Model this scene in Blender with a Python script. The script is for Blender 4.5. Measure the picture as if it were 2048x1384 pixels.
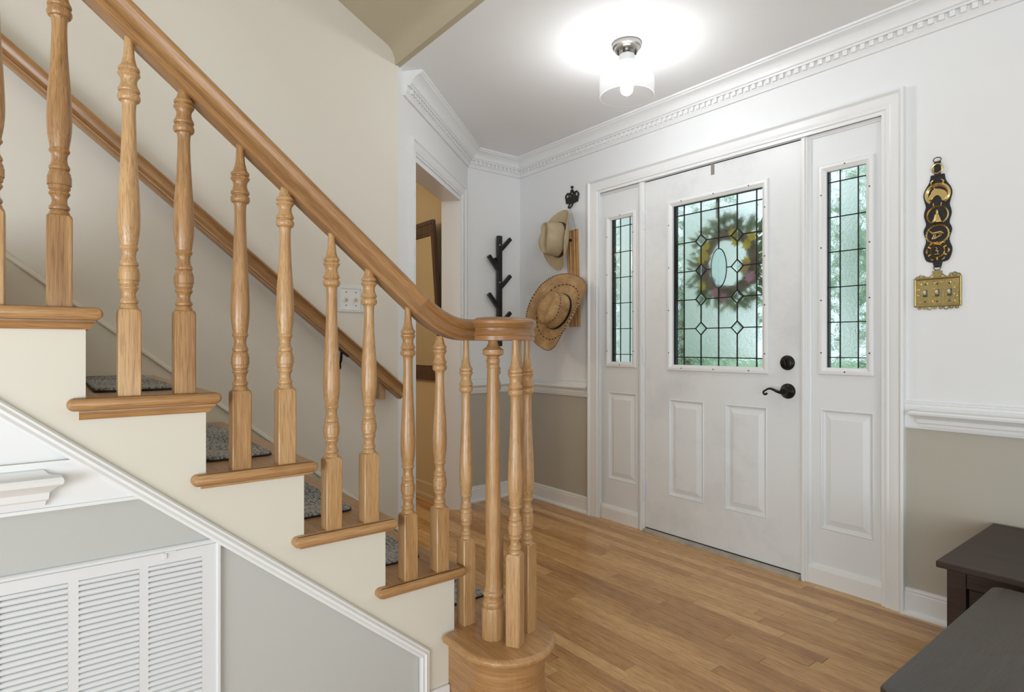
import bpy, bmesh, math, random
from mathutils import Vector, Matrix
random.seed(7)
for o in list(bpy.data.objects): bpy.data.objects.remove(o)
scene = bpy.context.scene
C = scene.collection
PI = math.pi

# ------------------------------------------------------------------ camera, world, lights, exposure
CAM_H = 1.094
YAW = math.atan(929/1184.)            # angle between the view axis and the front wall
cam_d = bpy.data.cameras.new('camera'); cam = bpy.data.objects.new('camera', cam_d); C.objects.link(cam)
cam.location = (0, 0, CAM_H)
cam.rotation_euler = (PI/2, 0, PI/2-YAW)
cam_d.sensor_width = 36.0; cam_d.lens = 36.0*1184/2048; cam_d.clip_start = 0.02
scene.camera = cam

w = bpy.data.worlds.new('overcast_sky'); scene.world = w; w.use_nodes = True
nt = w.node_tree; nt.nodes.clear()
wo = nt.nodes.new('ShaderNodeOutputWorld'); bg = nt.nodes.new('ShaderNodeBackground')
bg.inputs['Color'].default_value = (0.86, 0.96, 1.0, 1); bg.inputs['Strength'].default_value = 1.25
nt.links.new(bg.outputs[0], wo.inputs[0])

def area_light(name, loc, target, sx, sy, power, col=(1, 1, 1)):
    d = bpy.data.lights.new(name, 'AREA'); d.shape = 'RECTANGLE'; d.size = sx; d.size_y = sy; d.energy = power; d.color = col
    o = bpy.data.objects.new(name, d); C.objects.link(o); o.location = loc
    o.rotation_euler = (Vector(target)-Vector(loc)).to_track_quat('-Z', 'Y').to_euler()
    return o
area_light('side_fill_light', (3.15, -.6, 1.1), (-1.8, .8, 3.2), 2.6, 2.0, 92, (.80, .905, 1.0))  # unseen fill light added by the side wall, which has no window
area_light('rear_fill_light', (.6, -3.0, 1.1), (-.6, 1.6, 3.8), 2.6, 2.0, 175, (.80, .905, 1.0))  # second added fill, behind the camera, tilted up to lift the ceiling
LAMP_W = 114.0      # strength of the ceiling bulb's surface

scene.view_settings.view_transform = 'Standard'; scene.view_settings.look = 'None'
scene.view_settings.gamma = 1.0; scene.view_settings.use_curve_mapping = False
scene.view_settings.exposure = 0.06
scene.cycles.max_bounces = 7; scene.cycles.diffuse_bounces = 4; scene.cycles.transparent_max_bounces = 8
scene.cycles.transmission_bounces = 6; scene.cycles.sample_clamp_indirect = 6.0
scene.cycles.use_adaptive_sampling = True; scene.cycles.adaptive_threshold = 0.03

# ------------------------------------------------------------------ materials
MAT = {}
def new_mat(name):
    m = bpy.data.materials.new(name); m.use_nodes = True
    b = m.node_tree.nodes['Principled BSDF']; MAT[name] = m
    return m, m.node_tree, b
def N(nt, t, **kw):
    n = nt.nodes.new(t)
    for k, v in kw.items():
        if k in n.inputs.keys(): n.inputs[k].default_value = v
        else: setattr(n, k, v)
    return n
def noise(nt, vec, scale, detail=3, rough=.55, dist=0):
    n = N(nt, 'ShaderNodeTexNoise', Scale=scale, Detail=detail, Roughness=rough, Distortion=dist)
    if vec is not None: nt.links.new(vec, n.inputs['Vector'])
    return n.outputs['Fac']
def ramp(nt, fac, stops):
    r = nt.nodes.new('ShaderNodeValToRGB'); e = r.color_ramp.elements
    while len(e) < len(stops): e.new(.5)
    for k, (p, c) in enumerate(stops): e[k].position = p; e[k].color = (*c, 1)
    nt.links.new(fac, r.inputs[0]); return r.outputs[0]
def mix(nt, f, a, b, mode='MIX'):
    n = nt.nodes.new('ShaderNodeMix'); n.data_type = 'RGBA'; n.blend_type = mode
    for sock, v in ((n.inputs[0], f), (n.inputs[6], a), (n.inputs[7], b)):
        if isinstance(v, (int, float)): sock.default_value = v
        elif isinstance(v, tuple): sock.default_value = (*v, 1)
        else: nt.links.new(v, sock)
    return n.outputs[2]
def math_(nt, op, a, b=0.0):
    n = nt.nodes.new('ShaderNodeMath'); n.operation = op
    for i, v in enumerate((a, b)):
        if isinstance(v, (int, float)): n.inputs[i].default_value = v
        else: nt.links.new(v, n.inputs[i])
    return n.outputs[0]
def bump(nt, b, h, strength, dist=.002):
    n = N(nt, 'ShaderNodeBump', Strength=strength, Distance=dist); nt.links.new(h, n.inputs['Height'])
    nt.links.new(n.outputs[0], b.inputs['Normal']); return n
def paint(name, col, rough=.55, grain=.08, scale=260, spread=.03):
    m, nt, b = new_mat(name)
    tc = N(nt, 'ShaderNodeTexCoord')
    n1 = noise(nt, tc.outputs['Object'], 2.2, 4)
    c = mix(nt, n1, tuple(x*(1-spread) for x in col), tuple(min(1, x*(1+spread)) for x in col))
    nt.links.new(c, b.inputs['Base Color']); b.inputs['Roughness'].default_value = rough
    b.inputs['Specular IOR Level'].default_value = .35
    bump(nt, b, noise(nt, tc.outputs['Object'], scale, 3), grain, .0012)
    return m
def plain(name, col, rough=.5, metal=0.0, spec=.5, grain=0.0, scale=300, spread=.05):
    m, nt, b = new_mat(name)
    tc = N(nt, 'ShaderNodeTexCoord')
    n1 = noise(nt, tc.outputs['Object'], 14, 4)
    c = mix(nt, n1, tuple(x*(1-spread) for x in col), tuple(min(1, x*(1+spread)) for x in col))
    nt.links.new(c, b.inputs['Base Color'])
    b.inputs['Roughness'].default_value = rough; b.inputs['Metallic'].default_value = metal
    b.inputs['Specular IOR Level'].default_value = spec
    if grain: bump(nt, b, noise(nt, tc.outputs['Object'], scale, 3), grain, .001)
    return m
def wood(name, dark, mid, light, axis='Z', coord='Object', rough=.32, vary=.35, fine=1.0, coat=.15):
    m, nt, b = new_mat(name)
    tc = N(nt, 'ShaderNodeTexCoord'); oi = N(nt, 'ShaderNodeObjectInfo')
    if coord == 'Position': src = N(nt, 'ShaderNodeNewGeometry').outputs['Position']
    else: src = tc.outputs[coord]
    off = nt.nodes.new('ShaderNodeVectorMath'); off.operation = 'SCALE'
    off.inputs[0].default_value = (37.0, 53.0, 71.0); nt.links.new(oi.outputs['Random'], off.inputs[3])
    add = nt.nodes.new('ShaderNodeVectorMath'); add.operation = 'ADD'
    nt.links.new(src, add.inputs[0]); nt.links.new(off.outputs[0], add.inputs[1])
    def mp(along, across):
        s = {'X': (along, across, across), 'Y': (across, along, across), 'Z': (across, across, along)}[axis]
        n = N(nt, 'ShaderNodeMapping'); n.inputs['Scale'].default_value = s
        nt.links.new(add.outputs[0], n.inputs['Vector']); return n.outputs[0]
    broad = noise(nt, mp(1.3, 22*fine), 1.0, 4, .6, .8)
    lines = noise(nt, mp(5.0, 210*fine), 1.0, 3, .6, .3)
    pores = noise(nt, mp(18, 760*fine), 1.0, 2, .5)
    f = math_(nt, 'ADD', math_(nt, 'MULTIPLY', broad, .62), math_(nt, 'MULTIPLY', lines, .38))
    f = math_(nt, 'ADD', f, math_(nt, 'MULTIPLY', math_(nt, 'SUBTRACT', oi.outputs['Random'], .5), vary))
    c = ramp(nt, f, [(.24, dark), (.48, mid), (.72, light)])
    pm = ramp(nt, pores, [(.36, (.58, .49, .40)), (.52, (1, 1, 1))])
    c = mix(nt, .75, c, pm, 'MULTIPLY')
    nt.links.new(c, b.inputs['Base Color'])
    b.inputs['Roughness'].default_value = rough
    b.inputs['Coat Weight'].default_value = coat; b.inputs['Coat Roughness'].default_value = .18
    bump(nt, b, pores, .12, .0006)
    return m
WHITE = paint('wall_white_paint', (.84, .84, .835), .6)
CEIL = paint('ceiling_white_paint', (.88, .88, .875), .8, .12, 160)
TRIM = paint('trim_white_gloss', (.84, .84, .83), .32, .03, 90, .015)
DOORW = paint('door_white_enamel', (.80, .81, .81), .38, .05, 200, .02)
TAUPE = paint('wall_taupe_paint', (.49, .455, .38), .6)
CREAM = paint('wall_cream_paint', (.75, .70, .615), .65)
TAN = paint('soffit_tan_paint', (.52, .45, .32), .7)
SKIRT = paint('stringer_cream_gloss', (.74, .70, .60), .4, .08, 60)
GREY = paint('wall_grey_paint', (.55, .55, .52), .6)
OAK_D = (.29, .148, .056); OAK_M = (.50, .285, .120); OAK_L = (.65, .415, .205)
OAKZ = wood('oak_baluster', OAK_D, OAK_M, OAK_L, 'Z', vary=.28)
OAKY = wood('oak_rail', (.22, .105, .037), (.40, .208, .078), (.55, .315, .137), 'Y', vary=.1)
OAKU = wood('oak_volute', (.17, .077, .026), (.33, .160, .056), (.46, .248, .104), 'X', 'UV', vary=.1)
OAKT = wood('oak_tread', (.28, .138, .050), (.49, .268, .108), (.65, .40, .19), 'Y', vary=.2, rough=.36)
OAKTX = wood('oak_tread_board', (.28, .138, .050), (.49, .268, .108), (.65, .40, .19), 'X', vary=.2, rough=.36)
OAKC = wood('oak_curved_riser', (.34, .165, .062), (.47, .25, .10), (.58, .345, .165), 'X', 'UV', vary=.1, fine=1.3)
FLOORM = wood('oak_floor_strip', (.39, .185, .060), (.60, .325, .115), (.78, .48, .205), 'X', 'Position', rough=.26, vary=.34, fine=.55)
DARKW = wood('dark_walnut', (.016, .007, .004), (.036, .018, .011), (.062, .033, .021), 'X', vary=.1, rough=.5, coat=.05)
BENCHW = wood('dark_grey_wood', (.040, .031, .023), (.056, .045, .034), (.074, .060, .046), 'Y', vary=.05, rough=.42, coat=.08)
nt = BENCHW.node_tree; b = nt.nodes['Principled BSDF']; old = b.inputs['Base Color'].links[0].from_socket
tc = N(nt, 'ShaderNodeTexCoord'); mp = N(nt, 'ShaderNodeMapping'); mp.inputs['Scale'].default_value = (26, 60, 26); mp.inputs['Rotation'].default_value = (0, 0, .5)
nt.links.new(tc.outputs['Object'], mp.inputs[0]); sn = noise(nt, mp.outputs[0], 1.0, 2, .5)
nt.links.new(mix(nt, ramp(nt, sn, [(.775, (0, 0, 0)), (.80, (1, 1, 1))]), old, (.45, .43, .40)), b.inputs['Base Color'])
MIRW = wood('brown_mirror_wood', (.035, .016, .010), (.075, .036, .023), (.13, .07, .046), 'Z', vary=.1, rough=.4)
PINE = wood('honey_pine', (.30, .13, .03), (.50, .25, .075), (.64, .37, .14), 'Z', vary=.1, rough=.4)
BLACK = plain('black_painted_metal', (.012, .012, .012), .38, 0, .5)
BRONZE = plain('dark_bronze', (.018, .015, .013), .34, .6)
IRON = plain('cast_iron', (.02, .018, .016), .6, .3, grain=.5, scale=180)
NICKEL = plain('brushed_nickel', (.50, .48, .45), .28, 1.0)
BRASS = plain('aged_brass', (.78, .60, .27), .26, 1.0, grain=.25, scale=220, spread=.25)
BRASSP = plain('embossed_brass', (.40, .32, .14), .42, 1.0, grain=1.0, scale=150, spread=.35)
LEATHER = plain('black_leather', (.010, .010, .011), .42, 0, .5, .3, 240)
BROWNL = plain('brown_leather', (.075, .026, .016), .45, 0, .5, .3, 240, .3)
FELT = plain('tan_felt', (.46, .37, .235), .85, 0, .2, .25, 420, .10)
CAME = plain('dark_lead_came', (.018, .020, .018), .45, .5)
PLAST = plain('white_plastic', (.80, .80, .78), .3)
ALMOND = plain('almond_plastic', (.68, .62, .46), .35)
METALW = plain('white_enamel_metal', (.78, .79, .80), .34, 0, .5, .02, 200, .015)
DUCT_SHADE = plain('duct_shade', (.10, .11, .12), .8)  # dark colour standing in for the shade behind the louvers
SCREW = plain('dark_screw', (.10, .10, .10), .4, .8)
RUBBER = plain('black_rubber', (.008, .008, .009), .6)
THRESH = plain('worn_threshold', (.42, .37, .31), .7, 0, .3, .6, 90, .45)
CORDM = plain('thin_wire', (.30, .30, .30), .4, .8)
YELLOWW = paint('next_room_tan_paint', (.62, .50, .31), .65)
CONC = plain('porch_concrete', (.50, .50, .48), .8, 0, .2, .4, 60)
LAWN = plain('lawn_green', (.34, .46, .30), .9, 0, .1, .8, 40, .4)
BARK = plain('bark_brown', (.16, .12, .085), .9, 0, .2, 1.0, 60, .4)
PORCH = paint('porch_white', (.82, .84, .84), .5)

def mat_wear(name, base, stain, thr=.62, scale=2.6):
    m, nt, b = new_mat(name); tc = N(nt, 'ShaderNodeTexCoord')
    n1 = noise(nt, tc.outputs['Object'], scale, 6, .65)
    c = mix(nt, ramp(nt, n1, [(thr-.12, (0, 0, 0)), (thr+.12, (1, 1, 1))]), base, stain)
    nt.links.new(c, b.inputs['Base Color']); b.inputs['Roughness'].default_value = .4
    bump(nt, b, noise(nt, tc.outputs['Object'], 200, 3), .05, .001); return m
SLAB = mat_wear('front_door_enamel', (.80, .81, .81), (.70, .71, .715), .60, 3.2)

# rug: black / grey / beige streaks running along the width of the stair
m, nt, b = new_mat('streaked_mat')
tc = N(nt, 'ShaderNodeTexCoord'); mp = N(nt, 'ShaderNodeMapping'); mp.inputs['Scale'].default_value = (40, 210, 1)
nt.links.new(tc.outputs['Object'], mp.inputs[0])
a = noise(nt, mp.outputs[0], 1.0, 4, .7, .5)
bb = noise(nt, tc.outputs['Object'], 5.0, 3)
f = math_(nt, 'ADD', a, math_(nt, 'MULTIPLY', math_(nt, 'SUBTRACT', bb, .5), .30))
c = ramp(nt, f, [(.34, (.035, .04, .05)), (.45, (.19, .195, .205)), (.53, (.42, .41, .385)), (.66, (.56, .53, .48))])
nt.links.new(c, b.inputs['Base Color']); b.inputs['Roughness'].default_value = .95; b.inputs['Specular IOR Level'].default_value = .1
bump(nt, b, noise(nt, tc.outputs['Object'], 500, 2), .5, .002)
RUG = m
# straw weave
m, nt, b = new_mat('straw_weave')
tc = N(nt, 'ShaderNodeTexCoord'); mp = N(nt, 'ShaderNodeMapping'); mp.inputs['Scale'].default_value = (16, 60, 1)
nt.links.new(tc.outputs['UV'], mp.inputs[0])
a = noise(nt, mp.outputs[0], 1.6, 3, .6); bb = noise(nt, tc.outputs['Object'], 9, 3)
f = math_(nt, 'ADD', math_(nt, 'MULTIPLY', a, .6), math_(nt, 'MULTIPLY', bb, .4))
c = ramp(nt, f, [(.36, (.24, .12, .045)), (.5, (.45, .27, .115)), (.62, (.66, .47, .25))])
nt.links.new(c, b.inputs['Base Color']); b.inputs['Roughness'].default_value = .75; bump(nt, b, a, .5, .002)
STRAW = m
def striped(name, ca, cb, n):
    m, nt, b = new_mat(name); tc = N(nt, 'ShaderNodeTexCoord'); sp = N(nt, 'ShaderNodeSeparateXYZ')
    nt.links.new(tc.outputs['UV'], sp.inputs[0])
    f = math_(nt, 'FRACT', math_(nt, 'MULTIPLY', sp.outputs[0], n))
    c = mix(nt, math_(nt, 'GREATER_THAN', f, .5), ca, cb); nt.links.new(c, b.inputs['Base Color'])
    b.inputs['Roughness'].default_value = .7; return m
STITCH = striped('laced_edge', (.05, .022, .016), (.50, .36, .20), 96)
STITCH2 = striped('laced_band', (.06, .022, .018), (.46, .30, .16), 34)
# glass
def glass(name, col, rough, bscale, bstr):
    m, nt, b = new_mat(name)
    b.inputs['Base Color'].default_value = (*col, 1); b.inputs['Transmission Weight'].default_value = 1
    b.inputs['Roughness'].default_value = rough; b.inputs['IOR'].default_value = 1.33
    tc = N(nt, 'ShaderNodeTexCoord')
    if bstr: bump(nt, b, noise(nt, tc.outputs['Object'], bscale, 2, .5, .6), bstr, .004)
    return m
G_TEX = glass('rain_glass', (.86, .955, .97), .24, 60, .5)
G_CLR = glass('clear_border_glass', (.86, .97, .98), .06, 30, .3)
G_BEV = glass('bevelled_glass', (.93, .99, .99), .0, 30, .05)
m, nt, b = new_mat('thin_clear_glass')         # lamp shade: thin sheet, so it is not refracted
tr = N(nt, 'ShaderNodeBsdfTransparent'); gl = N(nt, 'ShaderNodeBsdfGlossy', Roughness=.05); lw_ = N(nt, 'ShaderNodeLayerWeight', Blend=.5)
fr = nt.nodes.new('ShaderNodeMath'); fr.operation = 'POWER'; fr.inputs[1].default_value = 4.0; nt.links.new(lw_.outputs['Facing'], fr.inputs[0])
tl = N(nt, 'ShaderNodeBsdfTranslucent'); mx = nt.nodes.new('ShaderNodeMixShader'); mx2 = nt.nodes.new('ShaderNodeMixShader'); mx2.inputs[0].default_value = .035
nt.links.new(fr.outputs[0], mx.inputs[0]); nt.links.new(tr.outputs[0], mx.inputs[1]); nt.links.new(gl.outputs[0], mx.inputs[2])
nt.links.new(mx.outputs[0], mx2.inputs[1]); nt.links.new(tl.outputs[0], mx2.inputs[2])
nt.links.new(mx2.outputs[0], nt.nodes['Material Output'].inputs[0]); G_SHADE = m
m, nt, b = new_mat('lit_bulb'); b.inputs['Emission Color'].default_value = (.95, .975, 1, 1); b.inputs['Emission Strength'].default_value = LAMP_W; BULB = m
m, nt, b = new_mat('mirror_silver'); b.inputs['Metallic'].default_value = 1; b.inputs['Base Color'].default_value = (.85, .86, .85, 1); b.inputs['Roughness'].default_value = .02; MIRROR = m
def leafm(name, cols):
    m, nt, b = new_mat(name); tc = N(nt, 'ShaderNodeTexCoord')
    n1 = noise(nt, tc.outputs['Object'], 7, 3)
    c = ramp(nt, n1, [(.35, cols[0]), (.5, cols[1]), (.66, cols[2])]); nt.links.new(c, b.inputs['Base Color'])
    b.inputs['Roughness'].default_value = .6
    t2 = N(nt, 'ShaderNodeBsdfTranslucent'); nt.links.new(c, t2.inputs[0]); ms = nt.nodes.new('ShaderNodeMixShader'); ms.inputs[0].default_value = .4
    nt.links.new(b.outputs[0], ms.inputs[1]); nt.links.new(t2.outputs[0], ms.inputs[2]); nt.links.new(ms.outputs[0], nt.nodes['Material Output'].inputs[0])
    return m
LEAF = leafm('tree_leaves', ((.22, .34, .24), (.42, .56, .40), (.66, .76, .60)))
WLEAF = leafm('wreath_sprigs', ((.16, .22, .12), (.30, .36, .19), (.46, .48, .28)))
YFLOW = plain('yellow_petals', (.80, .56, .06), .6); PFLOW = plain('pink_petals', (.62, .30, .34), .6)
VINE = plain('grapevine', (.30, .215, .145), .8, 0, .2, .6, 200, .4)

# ------------------------------------------------------------------ mesh helpers
class MB:
    def __init__(s): s.v = []; s.f = []; s.uv = {}; s.mi = []; s.cur = 0
    def vert(s, p): s.v.append(tuple(p)); return len(s.v)-1
    def face(s, idx, uv=None):
        s.f.append(tuple(idx)); s.mi.append(s.cur)
        if uv: s.uv[len(s.f)-1] = uv
    def quad(s, a, b, c, d): k = [s.vert(p) for p in (a, b, c, d)]; s.face(k)
    def box(s, x0, x1, y0, y1, z0, z1):
        k = [s.vert((x, y, z)) for z in (z0, z1) for y in (y0, y1) for x in (x0, x1)]
        for q in ((0, 2, 3, 1), (4, 5, 7, 6), (0, 1, 5, 4), (2, 6, 7, 3), (0, 4, 6, 2), (1, 3, 7, 5)): s.face([k[i] for i in q])
        return s
    def obox(s, p0, p1, w, t, up=(0, 0, 1)):
        # bar from p0 to p1, width w (side), thickness t (along up-ish)
        p0 = Vector(p0); p1 = Vector(p1); d = (p1-p0).normalized(); u = Vector(up); a = d.cross(u).normalized(); u = a.cross(d)
        k = []
        for p in (p0, p1):
            for sa, su in ((-1, -1), (1, -1), (1, 1), (-1, 1)): k.append(s.vert(p+a*sa*w/2+u*su*t/2))
        s.face([k[3], k[2], k[1], k[0]]); s.face(k[4:8])
        for i in range(4): j = (i+1) % 4; s.face([k[i], k[j], k[4+j], k[4+i]])
        return s
    def prism(s, poly, fn, d0, d1):
        # poly: list of 2D points; fn(a,b,d)->3D
        n = len(poly); A = [s.vert(fn(a, b, d0)) for a, b in poly]; B = [s.vert(fn(a, b, d1)) for a, b in poly]
        s.face(A[::-1]); s.face(B)
        for i in range(n): j = (i+1) % n; s.face([A[i], A[j], B[j], B[i]])
        return s
    def lathe(s, prof, c=(0, 0, 0), seg=20, axis='Z', capped=True):
        rings = []; n = len(prof)
        for k, (r, z) in enumerate(prof):
            ring = []
            for i in range(seg):
                t = 2*PI*i/seg; x, y = r*math.cos(t), r*math.sin(t)
                p = {'Z': (x, y, z), 'Y': (x, z, y), 'X': (z, x, y)}[axis]
                ring.append(s.vert((c[0]+p[0], c[1]+p[1], c[2]+p[2])))
            rings.append(ring)
        for a, b in zip(rings, rings[1:]):
            for i in range(seg): j = (i+1) % seg; s.face([a[i], a[j], b[j], b[i]])
        if capped: s.face(rings[0][::-1]); s.face(rings[-1])
        return s
    def tube(s, pts, r, seg=8, closed=False, rad=None):
        pts = [Vector(p) for p in pts]; n = len(pts); rings = []; prev = None
        for i, p in enumerate(pts):
            if closed: t = (pts[(i+1) % n]-pts[i-1]).normalized()
            else: t = (pts[min(i+1, n-1)]-pts[max(i-1, 0)]).normalized()
            if prev is None:
                prev = t.orthogonal().normalized()
            a = (prev-t*prev.dot(t)).normalized(); b = t.cross(a); prev = a
            rr = rad[i] if rad else r
            rings.append([s.vert(p+(a*math.cos(2*PI*k/seg)+b*math.sin(2*PI*k/seg))*rr) for k in range(seg)])
        m = n if closed else n-1
        for i in range(m):
            A, B = rings[i], rings[(i+1) % n]; u0, u1 = i/m, (i+1)/m
            for k in range(seg):
                j = (k+1) % seg
                s.face([A[k], A[j], B[j], B[k]], [(u0, k/seg), (u0, (k+1)/seg), (u1, (k+1)/seg), (u1, k/seg)])
        if not closed: s.face(rings[0][::-1]); s.face(rings[-1])
        return s
    def sweep(s, path, prof, nrm, closed_prof=True, closed_path=False, flip=False):
        # mitred sweep: profile points (w,t): w sideways (nrm x tangent), t along nrm
        P = [Vector(p) for p in path]; Nn = Vector(nrm).normalized(); n = len(P); secs = []; L = [0]
        for i in range(1, n): L.append(L[-1]+(P[i]-P[i-1]).length)
        for i in range(n):
            dirs = []
            if i > 0 or closed_path: dirs.append((P[i]-P[i-1]).normalized())
            if i < n-1 or closed_path: dirs.append((P[(i+1) % n]-P[i]).normalized())
            ws = [Nn.cross(d).normalized() for d in dirs]
            if len(ws) == 2: m = (ws[0]+ws[1])/(1+ws[0].dot(ws[1]))
            else: m = ws[0]
            secs.append([s.vert(P[i]+m*a+Nn*b) for a, b in prof])
        k = len(prof); cum = [0]
        for i in range(k): cum.append(cum[-1]+math.dist(prof[i], prof[(i+1) % k]))
        m = n if closed_path else n-1
        for i in range(m):
            A, B = secs[i], secs[(i+1) % n]
            for q in range(k if closed_prof else k-1):
                r = (q+1) % k; l0 = L[i]; l1 = L[i+1] if i+1 < n else L[i]+(P[0]-P[i]).length
                s.face([A[q], A[r], B[r], B[q]], [(l0, cum[q]), (l0, cum[q+1]), (l1, cum[q+1]), (l1, cum[q])])
        if closed_prof and not closed_path: s.face(secs[0][::-1]); s.face(secs[-1])
        return s
    def build(s, name, mats, parent=None, smooth=False, loc=None, bevel=0.0, bseg=2, angle=30):
        me = bpy.data.meshes.new(name); me.from_pydata(s.v, [], s.f)
        if not isinstance(mats, (list, tuple)): mats = [mats]
        for m in mats: me.materials.append(m)
        if len(mats) > 1:
            for p, k in zip(me.polygons, s.mi): p.material_index = k
        if s.uv:
            l = me.uv_layers.new(name='UVMap')
            for fi, uvs in s.uv.items():
                for li, u in zip(me.polygons[fi].loop_indices, uvs): l.data[li].uv = u
        bm = bmesh.new(); bm.from_mesh(me)
        bmesh.ops.recalc_face_normals(bm, faces=bm.faces)
        if bevel:
            bmesh.ops.remove_doubles(bm, verts=bm.verts, dist=1e-6)
            es = [e for e in bm.edges if len(e.link_faces) == 2 and e.calc_face_angle(0) > .6]
            bmesh.ops.bevel(bm, geom=es, offset=bevel, segments=bseg, affect='EDGES', profile=.5, clamp_overlap=True)
        bm.to_mesh(me); bm.free()
        if smooth:
            me.shade_smooth()
            try: me.set_sharp_from_angle(angle=math.radians(angle))
            except Exception: pass
        return obj(name, me, parent, loc)
def obj(name, me, parent=None, loc=None):
    o = bpy.data.objects.new(name, me); C.objects.link(o)
    if parent is not None:
        o.parent = parent
        if loc is None:                                   # mesh is in scene coordinates
            base = parent; off = Vector((0, 0, 0))
            while base is not None: off += base.location; base = base.parent
            o.location = -off
        else: o.location = loc
    elif loc is not None: o.location = loc
    return o
def tag(o, label=None, cat=None, group=None, kind=None):
    if label: o['label'] = label
    if cat: o['category'] = cat
    if group: o['group'] = group
    if kind: o['kind'] = kind
    return o
def empty(name, loc, label=None, cat=None, group=None, kind=None):
    o = bpy.data.objects.new(name, None); C.objects.link(o); o.location = loc; o.empty_display_size = .05
    return tag(o, label, cat, group, kind)
def struct(o, label, cat): return tag(o, label, cat, kind='structure')

# ------------------------------------------------------------------ the setting: measured planes
YW = 2.775          # front wall (inside face)
XC = -3.44          # short wall with the coat rack
XS = -2.615         # wall behind the stairs
XT = -1.575         # open side of the stairs
ZC = 2.46           # foyer ceiling
YH = 1.33           # edge of the foyer ceiling / stairwell header
A2 = Vector((XC, 2.305, 0)); DIRA = Vector((.6522, -.7580, 0)).normalized(); NA = Vector((.7580, .6522, 0)).normalized()
SEND = (XS-XC)/DIRA.x
B2 = A2+DIRA*SEND
RISE, RUN = .194, .235
def TZ(n): return RISE*n+.0125
def RY(n): return .065+RUN*(5-n)          # riser between tread n and n+1

# floor: base and loose oak strips
mb = MB(); mb.quad((-5.6, -3.2, -.012), (3.2, -3.2, -.012), (3.2, YW+.06, -.012), (-5.6, YW+.06, -.012))
mb.quad((-5.6, -3.2, -.0005), (3.2, -3.2, -.0005), (3.2, .90, -.0005), (-5.6, .90, -.0005))
floor = struct(mb.build('floor', FLOORM), 'honey oak strip floor of the entry hall', 'floor')
PW = .0572; y = YW+.012; row = 0
while y > .90:
    x0 = -4.75 if y < 2.2 else -3.47
    x = x0-random.random()*.8
    while x < .55:
        L = random.choice((.35, .5, .7, .9, 1.1, 1.4))*random.uniform(.85, 1.15)
        a, c_ = max(x, x0), min(x+L, .6)
        x += L
        if c_-a < .08: continue
        t = -.0004*random.random(); g = .0004; e = .0009
        mb = MB(); xa, xb, ya, yb = a+g, c_-g, y-PW+g, y-g
        lo = [mb.vert(p) for p in ((xa, ya, -.012), (xb, ya, -.012), (xb, yb, -.012), (xa, yb, -.012))]
        mi = [mb.vert(p) for p in ((xa, ya, t-e), (xb, ya, t-e), (xb, yb, t-e), (xa, yb, t-e))]
        hi = [mb.vert(p) for p in ((xa+e, ya+e, t), (xb-e, ya+e, t), (xb-e, yb-e, t), (xa+e, yb-e, t))]
        for A, B in ((lo, mi), (mi, hi)):
            for i in range(4): j = (i+1) % 4; mb.face([A[i], A[j], B[j], B[i]])
        mb.face(hi)
        mb.build('plank', FLOORM, floor)
    y -= PW

# front wall with the opening for the door unit
OX0, OX1, OZ = -2.66, -.965, 2.098
WT = .15
ZR = .812
mb = MB()
for x0, x1 in ((-5.6, OX0), (OX1, 3.2)):
    mb.cur = 1; mb.box(max(x0, -3.6), x1, YW, YW+WT, 0, ZR); mb.cur = 0; mb.box(max(x0, -3.6), x1, YW, YW+WT, ZR, ZC+.1)
mb.box(OX0, OX1, YW, YW+WT, OZ, ZC+.1)
struct(mb.build('wall_front', [WHITE, TAUPE]), 'white and taupe front wall around the entry door', 'wall')
mb = MB(); mb.cur = 1; mb.box(XC-.12, XC, A2.y-.02, YW+.0, 0, ZR); mb.cur = 0; mb.box(XC-.12, XC, A2.y-.02, YW, ZR, ZC+.1)
struct(mb.build('wall_left', [WHITE, TAUPE]), 'short white and taupe wall carrying the black coat rack', 'wall')
# angled wall with the doorway
S0, S1, SZ = .175, 1.042, 2.075
def ang(s, d, z): p = A2+DIRA*s+NA*d; return (p.x, p.y, z)
mb = MB()
AT = -.125
def angbox(mb, s0, s1, d0, d1, z0, z1):
    k = [mb.vert(ang(s, d, z)) for z in (z0, z1) for d in (d0, d1) for s in (s0, s1)]
    for q in ((0, 2, 3, 1), (4, 5, 7, 6), (0, 1, 5, 4), (2, 6, 7, 3), (0, 4, 6, 2), (1, 3, 7, 5)): mb.face([k[i] for i in q])
angbox(mb, 0, S0, AT, 0, 0, ZC+.1); angbox(mb, S1, SEND, AT, 0, 0, ZC+.1); angbox(mb, S0, S1, AT, 0, SZ, ZC+.1)
struct(mb.build('wall_angled', WHITE), 'white angled wall with the open doorway beside the stairs', 'wall')
# jamb lining of the doorway
mb = MB(); angbox(mb, S0-.001, S0+.012, AT-.004, .004, 0, SZ); angbox(mb, S1-.012, S1+.001, AT-.004, .004, 0, SZ); angbox(mb, S0, S1, AT-.004, .004, SZ-.012, SZ+.001)
struct(mb.build('door_2', TRIM), 'white jamb of the open doorway in the angled wall', 'doorway')
# wall behind the stairs
mb = MB(); mb.box(XS-.12, XS, -3.1, B2.y, 0, 4.9)
struct(mb.build('wall_stairs', CREAM), 'cream wall behind the staircase', 'wall')
# the rest of the room behind the camera
mb = MB(); mb.box(3.2, 3.32, -3.1, YW+.15, 0, 4.9); struct(mb.build('wall_right', WHITE), 'white side wall of the hall behind the camera', 'wall')
mb = MB(); mb.box(XS-.12, 3.32, -3.22, -3.1, 0, 4.9); struct(mb.build('wall_back', WHITE), 'white rear wall of the hall behind the camera', 'wall')
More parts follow.
